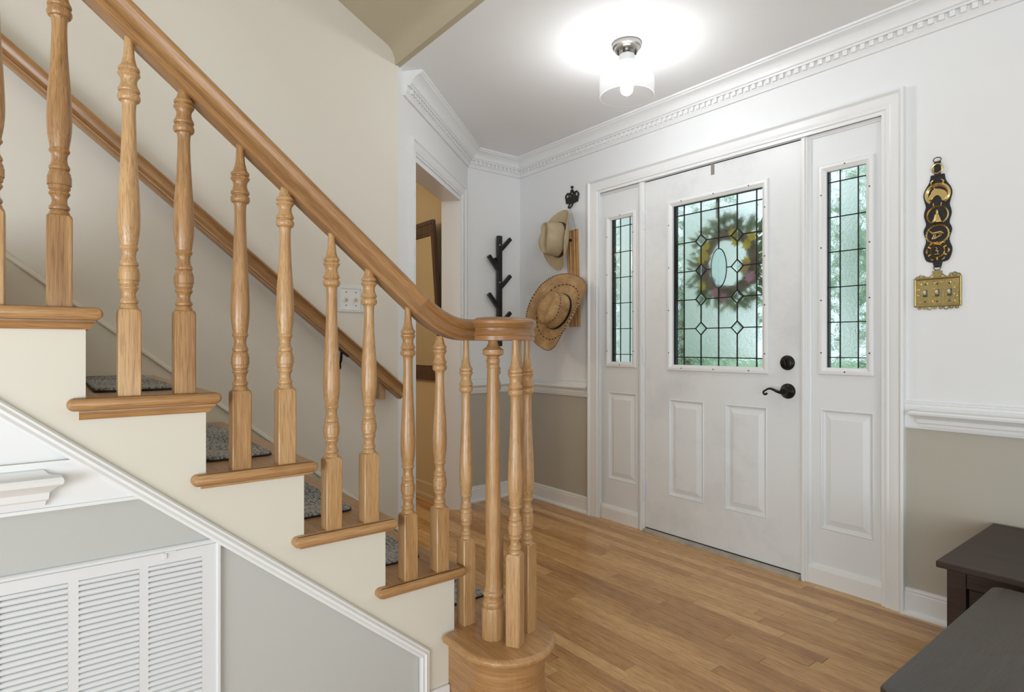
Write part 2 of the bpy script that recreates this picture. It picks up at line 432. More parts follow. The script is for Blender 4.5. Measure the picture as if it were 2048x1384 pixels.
# ceilings
mb = MB(); mb.prism([(3.2, YH+.03), (3.2, YW+.05), (XC-.1, YW+.05), (XC-.1, 2.2), (XS-.02, YH+.03)], lambda a, b, d: (a, b, d), ZC, ZC+.05)
struct(mb.build('ceiling', CEIL), 'white flat ceiling over the entry hall', 'ceiling')
mb = MB(); mb.prism([(YH, ZC), (YH+.03, ZC), (YH+.03, 2.66), (-3.1, 4.93), (-3.1, 4.78), (.9, 2.745), (1.10, 2.642), (1.20, 2.590), (1.26, 2.562), (1.295, 2.542), (1.315, 2.522), (1.326, 2.498)], lambda a, b, d: (d, a, b), XS, 3.2)
struct(mb.build('ceiling_stairwell', TAN, smooth=True, angle=50), 'tan sloping soffit above the stairs', 'ceiling')

# ---- mouldings
CROWN = [(0, -.119), (.012, -.119), (.016, -.108), (.022, -.100), (.024, -.098), (.024, -.073), (.040, -.073), (.042, -.066), (.050, -.062), (.052, -.057),
         (.056, -.046), (.066, -.033), (.080, -.023), (.094, -.018), (.098, -.012), (.105, -.010), (.105, 0), (0, 0)]
pe = A2+DIRA*(SEND-.055)
cpath = [(2.4, YW, ZC), (XC, YW, ZC), (XC, A2.y, ZC), (pe.x, pe.y, ZC)]
# nrm x tangent must point into the room: tangent -X, nrm Z -> -Y  (into the room)
crown = struct(MB().sweep(cpath, CROWN, (0, 0, 1)).build('trim_1', TRIM, smooth=True, angle=32), 'white crown moulding with a row of dentils', 'moulding')
dm = MB(); dm.box(-.0095, .0095, -.012, 0, -.022, 0)   # one dentil, hangs from its top, face towards local -Y
dme = dm.build('dentil', TRIM).data; bpy.data.objects.remove(bpy.data.objects['dentil'])
def dentils(p0, p1, inward, pitch):
    p0 = Vector(p0); p1 = Vector(p1); L = (p1-p0).length; d = (p1-p0)/L; n = int(L/pitch); ang_ = math.atan2(inward[0], -inward[1])
    for i in range(n):
        p = p0+d*(pitch*(i+.6))+Vector(inward)*.024
        o = obj('dentil', dme, crown, (p.x, p.y, ZC-.0735)); o.rotation_euler.z = ang_
dentils((XC+.045, YW, 0), (-.42, YW, 0), (0, -1, 0), .0355)
dentils((XC, YW-.045, 0), (XC, A2.y+.02, 0), (1, 0, 0), .0355)
dentils(tuple(A2+DIRA*.03), tuple(pe-DIRA*.02), tuple(NA), .0355)
# chair rails
BOARD = [(0, -.052), (.010, -.052), (.012, -.047), (.008, -.043), (.008, .046), (.012, .049), (.012, .057), (0, .057)]
NOSE = [(.008, -.040), (.016, -.040), (.018, -.030), (.022, -.026), (.024, -.012), (.036, .000), (.046, .006), (.048, .014), (.044, .020), (.032, .022), (.022, .026), (.014, .034), (.008, .036)]
ZCR = .8125
def chair_rail(nm, board, nose, label):
    r = empty(nm, board[0]); struct(r, label, 'chair rail')
    MB().sweep(board, BOARD, (0, 0, 1)).build('rail_board', TRIM, r)
    MB().sweep(nose, NOSE, (0, 0, 1)).build('rail_nose', TRIM, r, smooth=True, angle=25)
chair_rail('trim_2', [(2.4, YW, ZCR), (-.914, YW, ZCR)], [(2.4, YW, ZCR), (-.846, YW, ZCR), (-.846, YW+.06, ZCR)], 'white chair rail right of the front door')
chair_rail('trim_3', [(-2.712, YW, ZCR), (XC, YW, ZCR), (XC, A2.y, ZCR)], [(-2.779, YW+.06, ZCR), (-2.779, YW, ZCR), (XC, YW, ZCR), (XC, A2.y+.01, ZCR)], 'white chair rail in the corner below the coat rack')
BASE = [(0, 0), (.028, 0), (.028, .008), (.022, .017), (.014, .021), (.014, .088), (.010, .092), (.013, .098), (.010, .105), (0, .108)]
def base_(nm, path, label):
    return struct(MB().sweep(path, BASE, (0, 0, 1)).build(nm, TRIM, smooth=True, angle=30), label, 'baseboard')
base_('baseboard_right', [(2.4, YW, 0), (-.914, YW, 0)], 'white baseboard right of the front door')
base_('baseboard_left', [(-2.712, YW, 0), (XC, YW, 0), (XC, A2.y, 0)], 'white baseboard in the corner below the coat rack')
# door casings
CAS = [(0, 0), (0, .030), (.010, .032), (.016, .026), (.020, .022), (.045, .020), (.058, .015), (.062, .018), (.070, .017), (.074, .011), (.088, .010), (.088, 0)]
struct(MB().sweep([(-.914, YW, 0), (-.914, YW, 2.156), (-2.712, YW, 2.156), (-2.712, YW, 0)], CAS, (0, -1, 0)).build('trim_4', TRIM, smooth=True, angle=20), 'white moulded casing around the front door and sidelights', 'casing')
CAS2 = [(a*.85, b*.75) for a, b in CAS]
q0, q1 = A2+DIRA*(S0-.075), A2+DIRA*(S1+.075)
struct(MB().sweep([(q0.x, q0.y, 0), (q0.x, q0.y, SZ+.095), (q1.x, q1.y, SZ+.095), (q1.x, q1.y, 0)], CAS2, NA).build('trim_5', TRIM, smooth=True, angle=20), 'white casing around the open doorway in the angled wall', 'casing')

# ------------------------------------------------------------------ front door unit
YD = 2.785; KD = YD/2.775
def dx(x): return x*KD
def dz(z): return CAM_H+(z-CAM_H)*KD
def plate(mb, x0, x1, z0, z1, holes, y0, y1):
    xs = sorted({x0, x1, *[v for h in holes for v in h[:2]]}); zs = sorted({z0, z1, *[v for h in holes for v in h[2:]]})
    inh = lambda a, b: any(h[0]-1e-9 <= a <= h[1]+1e-9 and h[2]-1e-9 <= b <= h[3]+1e-9 for h in holes)
    for xa, xb in zip(xs, xs[1:]):
        for za, zb in zip(zs, zs[1:]):
            if inh((xa+xb)/2, (za+zb)/2): continue
            mb.quad((xa, y0, za), (xb, y0, za), (xb, y0, zb), (xa, y0, zb)); mb.quad((xa, y1, zb), (xb, y1, zb), (xb, y1, za), (xa, y1, za))
    for a, b, c_, d in [(x0, x1, z0, z1), *holes]:
        mb.quad((a, y0, c_), (a, y1, c_), (a, y1, d), (a, y0, d)); mb.quad((b, y0, d), (b, y1, d), (b, y1, c_), (b, y0, c_))
        mb.quad((a, y0, d), (a, y1, d), (b, y1, d), (b, y0, d)); mb.quad((a, y0, c_), (b, y0, c_), (b, y1, c_), (a, y1, c_))
def raised_panel(parent, x0, x1, z0, z1, y, m):
    mb = MB(); rings = []
    for ins, dp in ((0, 0), (.004, -.003), (.008, .000), (.013, .009), (.020, .011), (.044, .003), (.046, .001)):
        rings.append([mb.vert(p) for p in ((x0+ins, y+dp, z0+ins), (x1-ins, y+dp, z0+ins), (x1-ins, y+dp, z1-ins), (x0+ins, y+dp, z1-ins))])
    for A, B in zip(rings, rings[1:]):
        for i in range(4): j = (i+1) % 4; mb.face([A[i], A[j], B[j], B[i]])
    mb.face(rings[-1]); return mb.build('panel', m, parent)
LITE = [(0, 0), (0, .006), (.004, .013), (.010, .015), (.018, .015), (.024, .010), (.028, .008), (.034, .003), (.034, -.014), (0, 0)][:-1]
def lite_frame(parent, x0, x1, z0, z1, y, m, wd=1.0, seed=0):
    pr = [(a*wd, b) for a, b in LITE]
    f = MB().sweep([(x1, y, z0), (x1, y, z1), (x0, y, z1), (x0, y, z0)], pr, (0, -1, 0), closed_path=True).build('lite_frame', m, parent, smooth=True, angle=25)
    nx = 3 if x1-x0 > .4 else 1
    pts = []
    for k in range(nx):
        t = (k+.5)/nx if nx > 1 else .5
        for z in (z0+.016*wd, z1-.016*wd): pts.append((x0+(x1-x0)*t, z))
    for k in range(4):
        z = z0+(z1-z0)*(k+.42)/4
        for x in (x0+.016*wd, x1-.016*wd): pts.append((x, z))
    for x, z in pts:
        s = MB().lathe([(.0034, -.0165), (.0034, -.012)], (0, 0, 0), 8, 'Y').build('screw', SCREW, f, loc=None)
        s.location = s.location+Vector((x, y, z))
def leaded(parent, xs, zs, y, border, yc=None):
    # one pane per cell of the came grid
    for i in range(len(xs)-1):
        for j in range(len(zs)-1):
            edge = i in (0, len(xs)-2) or j in (0, len(zs)-2)
            MB().box(xs[i]+.0004, xs[i+1]-.0004, y, y+.003, zs[j]+.0004, zs[j+1]-.0004).build('glass_pane', G_CLR if (edge and border) else G_TEX, parent)

FX0, FX1 = dx(-2.261), dx(-1.343)
door = struct(empty('door_1', (FX0, YD, 0)), 'white front door with leaded glass window and two raised panels', 'door')
DP = [(-2.094, -1.866, .246, .794), (-1.740, -1.511, .246, .793)]
DP = [(dx(a), dx(b), dz(c_), dz(d)) for a, b, c_, d in DP]
LX0, LX1, LZ0, LZ1 = dx(-2.101), dx(-1.500), dz(.955), dz(1.913)
GX0, GX1, GZ0, GZ1 = dx(-2.061), dx(-1.532), dz(.99), dz(1.882)
mb = MB(); plate(mb, FX0, FX1, dz(.028), dz(2.057), DP+[(GX0-.012, GX1+.012, GZ0-.012, GZ1+.012)], YD, YD+.044)
mb.build('slab', SLAB, door)
for a in DP: raised_panel(door, *a, YD, SLAB)
lite_frame(door, LX0, LX1, LZ0, LZ1, YD, TRIM, 1.0)
YG = YD+.014
vx = [dx(v) for v in (-2.0, -1.892, -1.785, -1.678, -1.572)]; hz = [dz(v) for v in (1.032, 1.189, 1.348, 1.505, 1.665, 1.822)]
leaded(door, [GX0-.004]+vx+[GX1+.006], [GZ0-.004]+hz+[GZ1+.010], YG, True)
cm = MB(); cw = .0054
def bar(x0, z0, x1, z1, w=cw, y=None):
    cm.obox((x0, YG-.0012 if y is None else y, z0), (x1, YG-.0012 if y is None else y, z1), w, .006, (0, 1, 0))
DH = .034; OVH, OVW = .104, .046; oz = hz[3]; oxc = vx[2]
for x in (vx[0], vx[4]): bar(x, GZ0-.004, x, GZ1+.01)
for z in (hz[0], hz[5]): bar(GX0-.004, z, GX1+.006, z)
dz_rows = [hz[1], hz[2], hz[3], hz[4]]
for x in (vx[1], vx[3]):
    zz = GZ0-.004
    for z in dz_rows: bar(x, zz, x, z-DH); zz = z+DH
    bar(x, zz, x, GZ1+.01)
bar(oxc, GZ0-.004, oxc, oz-OVH); bar(oxc, oz+OVH, oxc, GZ1+.01)
for z in dz_rows:
    bar(GX0-.004, z, vx[1]-DH, z); bar(vx[3]+DH, z, GX1+.006, z)
    if z == oz: bar(vx[1]+DH, z, oxc-OVW, z); bar(oxc+OVW, z, vx[3]-DH, z)
    else: bar(vx[1]+DH, z, vx[3]-DH, z)
for x in (vx[1], vx[3]):
    for z in dz_rows:
        q = [(x, z-DH), (x+DH, z), (x, z+DH), (x-DH, z)]
        for i in range(4): bar(*q[i], *q[(i+1) % 4])
        mbd = MB(); y0 = YG-.0045; s = .62
        A = [mbd.vert((a, YG-.0008, c_)) for a, c_ in q]; B = [mbd.vert((x+(a-x)*s, y0, z+(c_-z)*s)) for a, c_ in q]
        for i in range(4): j = (i+1) % 4; mbd.face([A[i], A[j], B[j], B[i]])
        mbd.face(B); mbd.face(A[::-1]); mbd.build('bevelled_pane', G_BEV, door)
ov = [(oxc+OVW*math.cos(t*2*PI/40), YG-.0012, oz+OVH*math.sin(t*2*PI/40)) for t in range(40)]
cm.tube(ov, cw*.5, 6, closed=True)
# heavy dark edge at the head and hinge side of the glass
cm.box(GX0-.010, GX0+.006, YG-.004, YG+.02, GZ0-.01, GZ1+.012); cm.box(GX0-.01, GX1+.012, YG-.004, YG+.02, GZ1-.004, GZ1+.012)
cm.build('lead_came', CAME, door)
MB().prism([(oxc+OVW*.97*math.cos(t*2*PI/32), oz+OVH*.97*math.sin(t*2*PI/32)) for t in range(32)], lambda a, b, d: (a, d, b), YG-.004, YG-.0006).build('oval_pane', G_CLR, door)
# hinges
for z in (1.84, 1.044, .246):
    hb = MB(); hb.box(dx(-2.276), dx(-2.252), YD-.0015, YD+.004, dz(z)-.056, dz(z)+.056)
    hg = hb.build('hinge', METALW, door)
    kb = MB(); z0 = dz(z)-.056
    for k in range(5): kb.lathe([(.0068, z0+.0224*k+.0006), (.0068, z0+.0224*(k+1)-.0006)], (dx(-2.266), YD-.008, 0), 10)
    kb.lathe([(.004, z0-.006), (.0075, z0-.002), (.0075, z0)], (dx(-2.266), YD-.008, 0), 10)
    kb.build('knuckle', METALW, hg, smooth=True)
# deadbolt and lever
bx, bz = dx(-1.409), dz(1.014)
db = MB().lathe([(.0355, 0), (.0355, -.004), (.033, -.008), (.029, -.010), (.027, -.016), (.020, -.019), (.0, -.020)], (bx, YD, bz), 32, 'Y', True).build('deadbolt', BRONZE, door, smooth=True, angle=40)
MB().obox((bx-.002, YD-.030, bz+.016), (bx+.006, YD-.030, bz-.014), .011, .016, (0, 1, 0)).build('thumb_turn', BRONZE, db, bevel=.003)
lx, lz = dx(-1.407), dz(.879)
lv = MB().lathe([(.0365, 0), (.0365, -.004), (.034, -.009), (.028, -.012), (.022, -.022), (.016, -.028), (.016, -.048), (.013, -.052), (0, -.053)], (lx, YD, lz), 32, 'Y').build('lever_rose', BRONZE, door, smooth=True, angle=40)
pts = []; rad = []
for k in range(25):
    t = k/24; pts.append((lx+.008-.098*t-.01*math.sin(t*PI)*.3, YD-.046+.004*math.sin(t*PI), lz-.004+.020*math.sin((t-.30)*PI*1.35)*t-.0)); rad.append(.0085-.0045*t)
for k in range(1, 12):
    t = k/11*1.5*PI; e = Vector(pts[24]); pts.append((e.x-.010*math.sin(t)*(1-.25*k/11)+.000, YD-.045, e.z-.010+.010*math.cos(t)*(1-.2*k/11))); rad.append(.0042+.0012*k/11)
MB().tube(pts, .006, 10, rad=rad).build('lever', BRONZE, lv, smooth=True, angle=60)
# sweep and strike details
MB().box(FX0+.004, FX1-.004, YD-.002, YD+.04, dz(.018), dz(.029)).build('door_sweep', RUBBER, door)
# threshold
th = MB(); th.prism([(YD-.030, 0), (YD-.028, .012), (YD-.004, .020), (YD+.10, .020), (YD+.10, 0)], lambda a, b, d: (d, a, b), dx(-2.262), dx(-1.342))
struct(th.build('trim_6', THRESH), 'worn threshold strip under the front door', 'threshold')
# frame: head jamb, mullions
fr = MB()
HZ = dz(2.062)
fr.box(OX0, OX1, YD-.004, YD+.12, HZ, OZ+.004)
for a, b in ((-2.300, -2.263), (-1.3405, -1.3105)):
    a, b = dx(a), dx(b); w_ = b-a
    fr.box(a, b, YD-.012, YD+.12, 0, HZ); fr.box(a+w_*.28, b-w_*.28, YD-.020, YD, 0, HZ)
for a, b in ((OX0, -2.636), (-.990, OX1)): fr.box(a, b, YD-.012, YD+.12, 0, HZ)
struct(fr.build('trim_7', TRIM, bevel=.002), 'white mullions and head jamb of the front door frame', 'door frame')
# dark gap weatherstrip at the latch side and head
ws = MB(); ws.box(FX1+.0006, dx(-1.3405), YD+.002, YD+.03, dz(.03), HZ); ws.box(FX0, FX1, YD+.002, YD+.03, dz(2.0575), HZ)
struct(ws.build('trim_8', RUBBER), 'black weatherstrip gap around the front door', 'weatherstrip')
# sidelights
def sidelight(nm, x0, x1, lf, gl, vl, pan, label):
    s = struct(empty(nm, (dx(x0), YD, 0)), label, 'sidelight'); ys = YD+.012
    k = ys/2.775; X = lambda v: v*k; Z = lambda v: CAM_H+(v-CAM_H)*k
    g = (X(gl[0]), X(gl[1]), Z(1.0), Z(1.888)); pn = (X(pan[0]), X(pan[1]), Z(.262), Z(.808))
    mb = MB(); plate(mb, X(x0), X(x1), 0, Z(2.062), [pn, (g[0]-.010, g[1]+.010, g[2]-.01, g[3]+.01)], ys, ys+.04); mb.build('slab', DOORW, s)
    raised_panel(s, *pn, ys, DOORW)
    lite_frame(s, X(lf[0]), X(lf[1]), Z(.963), Z(1.914), ys, TRIM, 1.0)
    yg = ys+.012; vs = [X(v) for v in vl]; zs = [Z(v) for v in (1.0425, 1.2005, 1.3585, 1.517, 1.6735, 1.832)]
    leaded(s, [g[0]-.004]+vs+[g[1]+.004], [g[2]-.004]+zs+[g[3]+.008], yg, True)
    c_ = MB()
    for v in vs: c_.obox((v, yg-.001, g[2]-.004), (v, yg-.001, g[3]+.008), cw*.8, .006, (0, 1, 0))
    for z in zs: c_.obox((g[0]-.004, yg-.001, z), (g[1]+.004, yg-.001, z), cw*.8, .006, (0, 1, 0))
    c_.box(g[0]-.008, g[0]+.004, yg-.004, yg+.02, g[2]-.01, g[3]+.01); c_.box(g[0]-.008, g[1]+.008, yg-.004, yg+.02, g[3]-.004, g[3]+.01)
    c_.build('lead_came', CAME, s)
    # stop moulding inside the frame: head and sides, kick at the foot
    xa, xb = X(x0), X(x1); ST = [(0, 0), (0, .016), (.006, .016), (.012, .008), (.016, .006), (.016, 0)]
    MB().sweep([(xb, ys, 0), (xb, ys, Z(2.062)), (xa, ys, Z(2.062)), (xa, ys, 0)], ST, (0, -1, 0)).build('stop_moulding', TRIM, s)
    MB().prism([(ys, 0), (ys-.018, 0), (ys-.018, .070), (ys-.012, .084), (ys, .092)], lambda a, b, d: (d, a, b), xa+.004, xb-.004).build('kick_board', TRIM, s)
sidelight('window_1', -2.636, -2.300, (-2.570, -2.326), (-2.522, -2.346), (-2.463, -2.387), (-2.556, -2.328), 'narrow leaded sidelight left of the front door')
sidelight('window_2', -1.3105, -.990, (-1.263, -1.030), (-1.228, -1.056), (-1.175, -1.100), (-1.258, -1.034), 'narrow leaded sidelight right of the front door')
# wreath hanger over the door edge
hx = dx(-1.812)
mb = MB(); mb.obox((hx, YD-.002, dz(2.058)), (hx, YD-.002, dz(2.002)), .020, .002, (0, 1, 0)); mb.box(hx-.01, hx+.01, YD-.003, YD+.048, dz(2.058), dz(2.060)); mb.box(hx-.01, hx+.01, YD+.046, YD+.049, dz(1.78), dz(2.06))
mb.obox((hx, YD+.05, dz(1.78)), (hx, YD+.085, dz(1.79)), .02, .003, (0, 0, 1))
tag(mb.build('wreath_hanger', NICKEL), 'small grey metal wreath hanger over the top edge of the door', 'hanger')

# ------------------------------------------------------------------ staircase
st = empty('staircase', (XT, 1.0, 0), 'oak stair treads with cream risers and stringer climbing left', 'staircase')
NOS = .0135
def half_round(mb, path, z, close=True): pass
for n in range(2, 8):
    zt = TZ(n); yb, yf = RY(n), RY(n-1)+.030
    mb = MB(); zc = zt-NOS
    prof = [(yb-.004, zt), (yf-NOS, zt)]+[(yf-NOS+NOS*math.sin(a*PI/8), zc+NOS*math.cos(a*PI/8)) for a in range(1, 8)]+[(yf-NOS, zt-2*NOS), (yb-.004, zt-2*NOS)]
    mb.prism(prof, lambda a, b, d: (d, a, b), XS+.015, XT)
    tr = mb.build('tread', OAKTX, st, smooth=True, angle=35)
    # return nosing: stadium section running along the open end, mitred corner rounded
    rb = MB(); xo = XT+.031; y0 = yb-.034
    secs = []
    path = [(XT, y0+.000), (xo-.012, y0), (xo-.003, y0+.004), (xo, y0+.013), (xo, yf-.012), (xo-.004, yf-.003), (xo-.012, yf), (XT, yf)]
    prof2 = [(0, 0)]+[(NOS*(1-math.cos(a*PI/8)) if a < 4 else NOS*(1+math.cos((8-a)*PI/8)*-1), 0) for a in ()]
    rows = [(NOS*(1-math.sin(a*PI/10)), zc+NOS*math.cos(a*PI/10)) for a in range(0, 11)]
    cx, cy = XT, None
    allr = []
    for ins, z in rows:
        pts_ = [(XT, y0+ins), (xo-.010, y0+ins), (xo-.003-ins*.7, y0+.004+ins*.7), (xo-ins, y0+.012), (xo-ins, yf-.012), (xo-.003-ins*.7, yf-.004-ins*.7), (xo-.010, yf-ins), (XT, yf-ins)]
        allr.append([rb.vert((a, b, z)) for a, b in pts_])
    for A, B in zip(allr, allr[1:]):
        for i in range(7): rb.face([A[i], A[i+1], B[i+1], B[i]])
    rb.face(allr[0][::-1]); rb.face(allr[-1])
    rb.build('return_nosing', OAKT, tr, smooth=True, angle=35)
    sc = MB(); zb = zt-2*NOS
    sh = .020 if n >= 5 else .009
    SP = [(0, 0), (.018, 0), (.018, -.004), (.011, -.009*sh/.02), (.008, -.016*sh/.02), (.006, -sh), (0, -sh)]
    sc.sweep([(XS+.02, yf-.030, zb), (XT, yf-.030, zb), (XT, yb-.012, zb)], SP, (0, 0, 1)) if False else sc.sweep([(XT, yb-.012, zb), (XT, yf-.030, zb), (XS+.02, yf-.030, zb)], [(-a, b) for a, b in SP], (0, 0, 1))
    sc.build('scotia_moulding', OAKT, tr)
    rs = MB(); rs.box(XS+.015, XT-.001, RY(n-1)-.015, RY(n-1), TZ(n-1), zt-2*NOS); rs.build('riser', SKIRT, st)
# bullnose starting step
BCX, BCY, BR = -1.441, 1.105, .153
def bull(r, xl, ys, yb0):
    p = [(xl, BCY+r)]
    for k in range(0, 25): t = PI/2-PI*k/24; p.append((BCX+r*math.cos(t), BCY+r*math.sin(t)))
    p += [(ys, BCY-r), (ys, yb0), (xl, yb0)]
    return p
zt = TZ(1)
mb = MB(); rows = [(NOS*(1-math.sin(a*PI/10)), zt-NOS+NOS*math.cos(a*PI/10)) for a in range(0, 11)]
allr = []
for ins, z in rows: allr.append([mb.vert((a, b, z)) for a, b in bull(BR-ins, XS+.015, -1.558, RY(1)-.001)])
for A, B in zip(allr, allr[1:]):
    for i in range(len(A)): j = (i+1) % len(A); mb.face([A[i], A[j], B[j], B[i]])
mb.face(allr[0]); mb.face(allr[-1][::-1])
bt = mb.build('bullnose_tread', OAKTX, st, smooth=True, angle=35)
mb = MB(); R2 = BR-.032
pth = [(-1.590, BCY-R2)]+[(BCX+R2*math.cos(t), BCY+R2*math.sin(t)) for t in [-PI/2+PI*k/24 for k in range(25)]]+[(XS+.015, BCY+R2)]
u = 0
for (a, b), (c_, d) in zip(pth, pth[1:]):
    L = math.hypot(c_-a, d-b); k = [mb.vert(p) for p in ((a, b, 0), (c_, d, 0), (c_, d, zt-2*NOS), (a, b, zt-2*NOS))]
    mb.face(k, [(u, 0), (u+L, 0), (u+L, .18), (u, .18)]); u += L
mb.build('curved_riser', OAKC, st, smooth=True, angle=60)
# stringer (open side): saw-tooth board, cream, above the moulding line
def mold_z(y): return .905-.8255*y
YE = RY(1)-.020
poly = []
for n in range(8, 1, -1):
    z = TZ(n)-2*NOS; poly += [(RY(n) if n < 8 else -.62, z), (RY(n-1), z)]
poly += [(RY(1), TZ(1)), (RY(1), TZ(1)-.03), (YE, TZ(1)-.03), (YE, 0), (.893, 0), (.893, mold_z(.893)), (-.62, mold_z(-.62))]
mb = MB(); mb.prism(poly, lambda a, b, d: (d, a, b), XT-.02, XT)
mb.build('stringer', SKIRT, st)
# skirt board along the wall
def sk_z(y): return 1.296-.8255*y
poly = [(-.9, sk_z(-.9)), (1.335, sk_z(1.335)), (1.335, 0), (1.0, 0), (-.9, 1.1)]
mb = MB(); mb.prism(poly, lambda a, b, d: (d, a, b), XS+.001, XS+.014); sk = mb.build('wall_skirt', SKIRT, st)
mb = MB(); mb.sweep([(XS+.001, -.9, sk_z(-.9)), (XS+.001, 1.335, sk_z(1.335))], [(0, 0), (0, .018), (.004, .022), (.012, .020), (.018, .012), (.020, 0)], (1, 0, 0)); mb.build('skirt_cap', SKIRT, sk, smooth=True)
# wall under the stairs
mb = MB()
yl = -.62
def low(z): return min((.905-z)/.8255, .893)
mb.cur = 0; mb.prism([(yl, .80), (low(.80), .80), (yl, mold_z(yl))], lambda a, b, d: (d, a, b), XT-.02, XT-.004)
mb.cur = 1; mb.prism([(yl, 0), (.893, 0), (.893, mold_z(.893)), (low(.80), .80), (yl, .80)], lambda a, b, d: (d, a, b), XT-.02, XT-.004)
struct(mb.build('wall_understairs', [TRIM, GREY]), 'white and grey wall panel under the stair stringer', 'wall')
MOLD = [(-.016, 0), (-.016, .010), (-.010, .014), (-.004, .011), (.002, .016), (.008, .012), (.012, .012), (.016, .007), (.016, 0)]
mb = MB(); mb.sweep([(XT, -.62, mold_z(-.62)), (XT, .897, mold_z(.897)), (XT, .897, 0)], MOLD, (1, 0, 0))
struct(mb.build('trim_9', TRIM, smooth=True, angle=20), 'white panel moulding running down below the stair stringer', 'moulding')
# chair rail stub on that wall
r = struct(empty('trim_10', (XT, .0, .80)), 'white chair rail ending against the stair moulding', 'chair rail')
xw = XT-.004
pl = [(-.6, .750), (.182, .750), (.058, .853), (-.6, .853)]
mb = MB(); mb.prism(pl, lambda a, b, d: (d, a, b), xw, xw+.008); mb.build('rail_board', TRIM, r)
mb = MB(); mb.sweep([(xw-.05, -.020, .803), (xw, -.020, .803), (xw, -.6, .803)], NOSE, (0, 0, 1)); mb.build('rail_nose', TRIM, r, smooth=True, angle=25)
mb = MB(); mb.obox((xw+.009, -.6, .849), (xw+.009, .056, .849), .009, .008); mb.obox((xw+.009, -.6, .7535), (xw+.009, .176, .7535), .009, .007); mb.build('rail_bead', TRIM, r)
bb_ = MB(); bb_.box(XT, XT+.012, .914, YE-.002, 0, .044); struct(bb_.build('baseboard_stairs', TRIM, bevel=.003), 'short white baseboard at the foot of the stringer', 'baseboard')

# return air grille
gr = empty('air_return_grille', (XT, .0, .09), 'large white louvered air return grille under the stairs', 'vent')
GY0, GY1, GZT, GZB = -.345, .322, .616, .055
xg = XT-.004
mb = MB(); mb.sweep([(xg, GY0-.011, GZB-.012), (xg, GY0-.011, GZT+.012), (xg, GY1+.011, GZT+.012), (xg, GY1+.011, GZB-.012)], [(0, 0), (0, .008), (-.003, .012), (-.008, .012), (-.011, .008), (-.011, 0)], (1, 0, 0), closed_path=True)
mb.build('frame', METALW, gr, smooth=True, angle=30)
cols = [(-.205, -.095), (-.076, .034), (.0525, .163), (.181, .291)]; LZT, LZB = .5905, .115
hs = [(c0, c1, LZB, LZT) for c0, c1 in cols]
fp = MB()
ys_ = sorted({GY0, GY1, *[v for h in hs for v in h[:2]]})
for ya, yb in zip(ys_, ys_[1:]):
    hole = any(h[0]-1e-9 <= (ya+yb)/2 <= h[1] for h in hs)
    for za, zb in ((GZB, LZB), (LZB, LZT), (LZT, GZT)):
        if hole and za == LZB: continue
        fp.quad((xg+.006, ya, za), (xg+.006, yb, za), (xg+.006, yb, zb), (xg+.006, ya, zb))
fp.build('face_plate', METALW, gr)
dk = MB(); dk.quad((xg+.0006, GY0, GZB), (xg+.0006, GY1, GZB), (xg+.0006, GY1, GZT), (xg+.0006, GY0, GZT)); dk.build('duct_shade_sheet', DUCT_SHADE, gr)  # dark sheet painted as the shade between the louvers
pitch = .01265; nl = int((LZT-LZB)/pitch)
lm = MB(); W_ = .1105
sec = [(.0008, .0124), (.0030, .0118), (.0056, .0098), (.0070, .0072), (.0068, .0046), (.0050, .0022), (.0026, .0009), (.0008, .0008)]
lm.prism(sec, lambda a, b, d: (a, d, b), 0, W_); lo = lm.build('louver', METALW, smooth=True, angle=60); lme = lo.data; bpy.data.objects.remove(lo)
for c0, c1 in cols:
    for k in range(nl):
        obj('louver', lme, gr, (xg-XT, c0-0.0, LZT-pitch*(k+1)-.09))
mb = MB(); mb.box(xg+.006, xg+.009, .209, .218, .602, .614); mb.obox((xg+.009, .214, .6165), (xg+.009, .236, .6165), .003, .003); mb.build('latch', METALW, gr, bevel=.001)

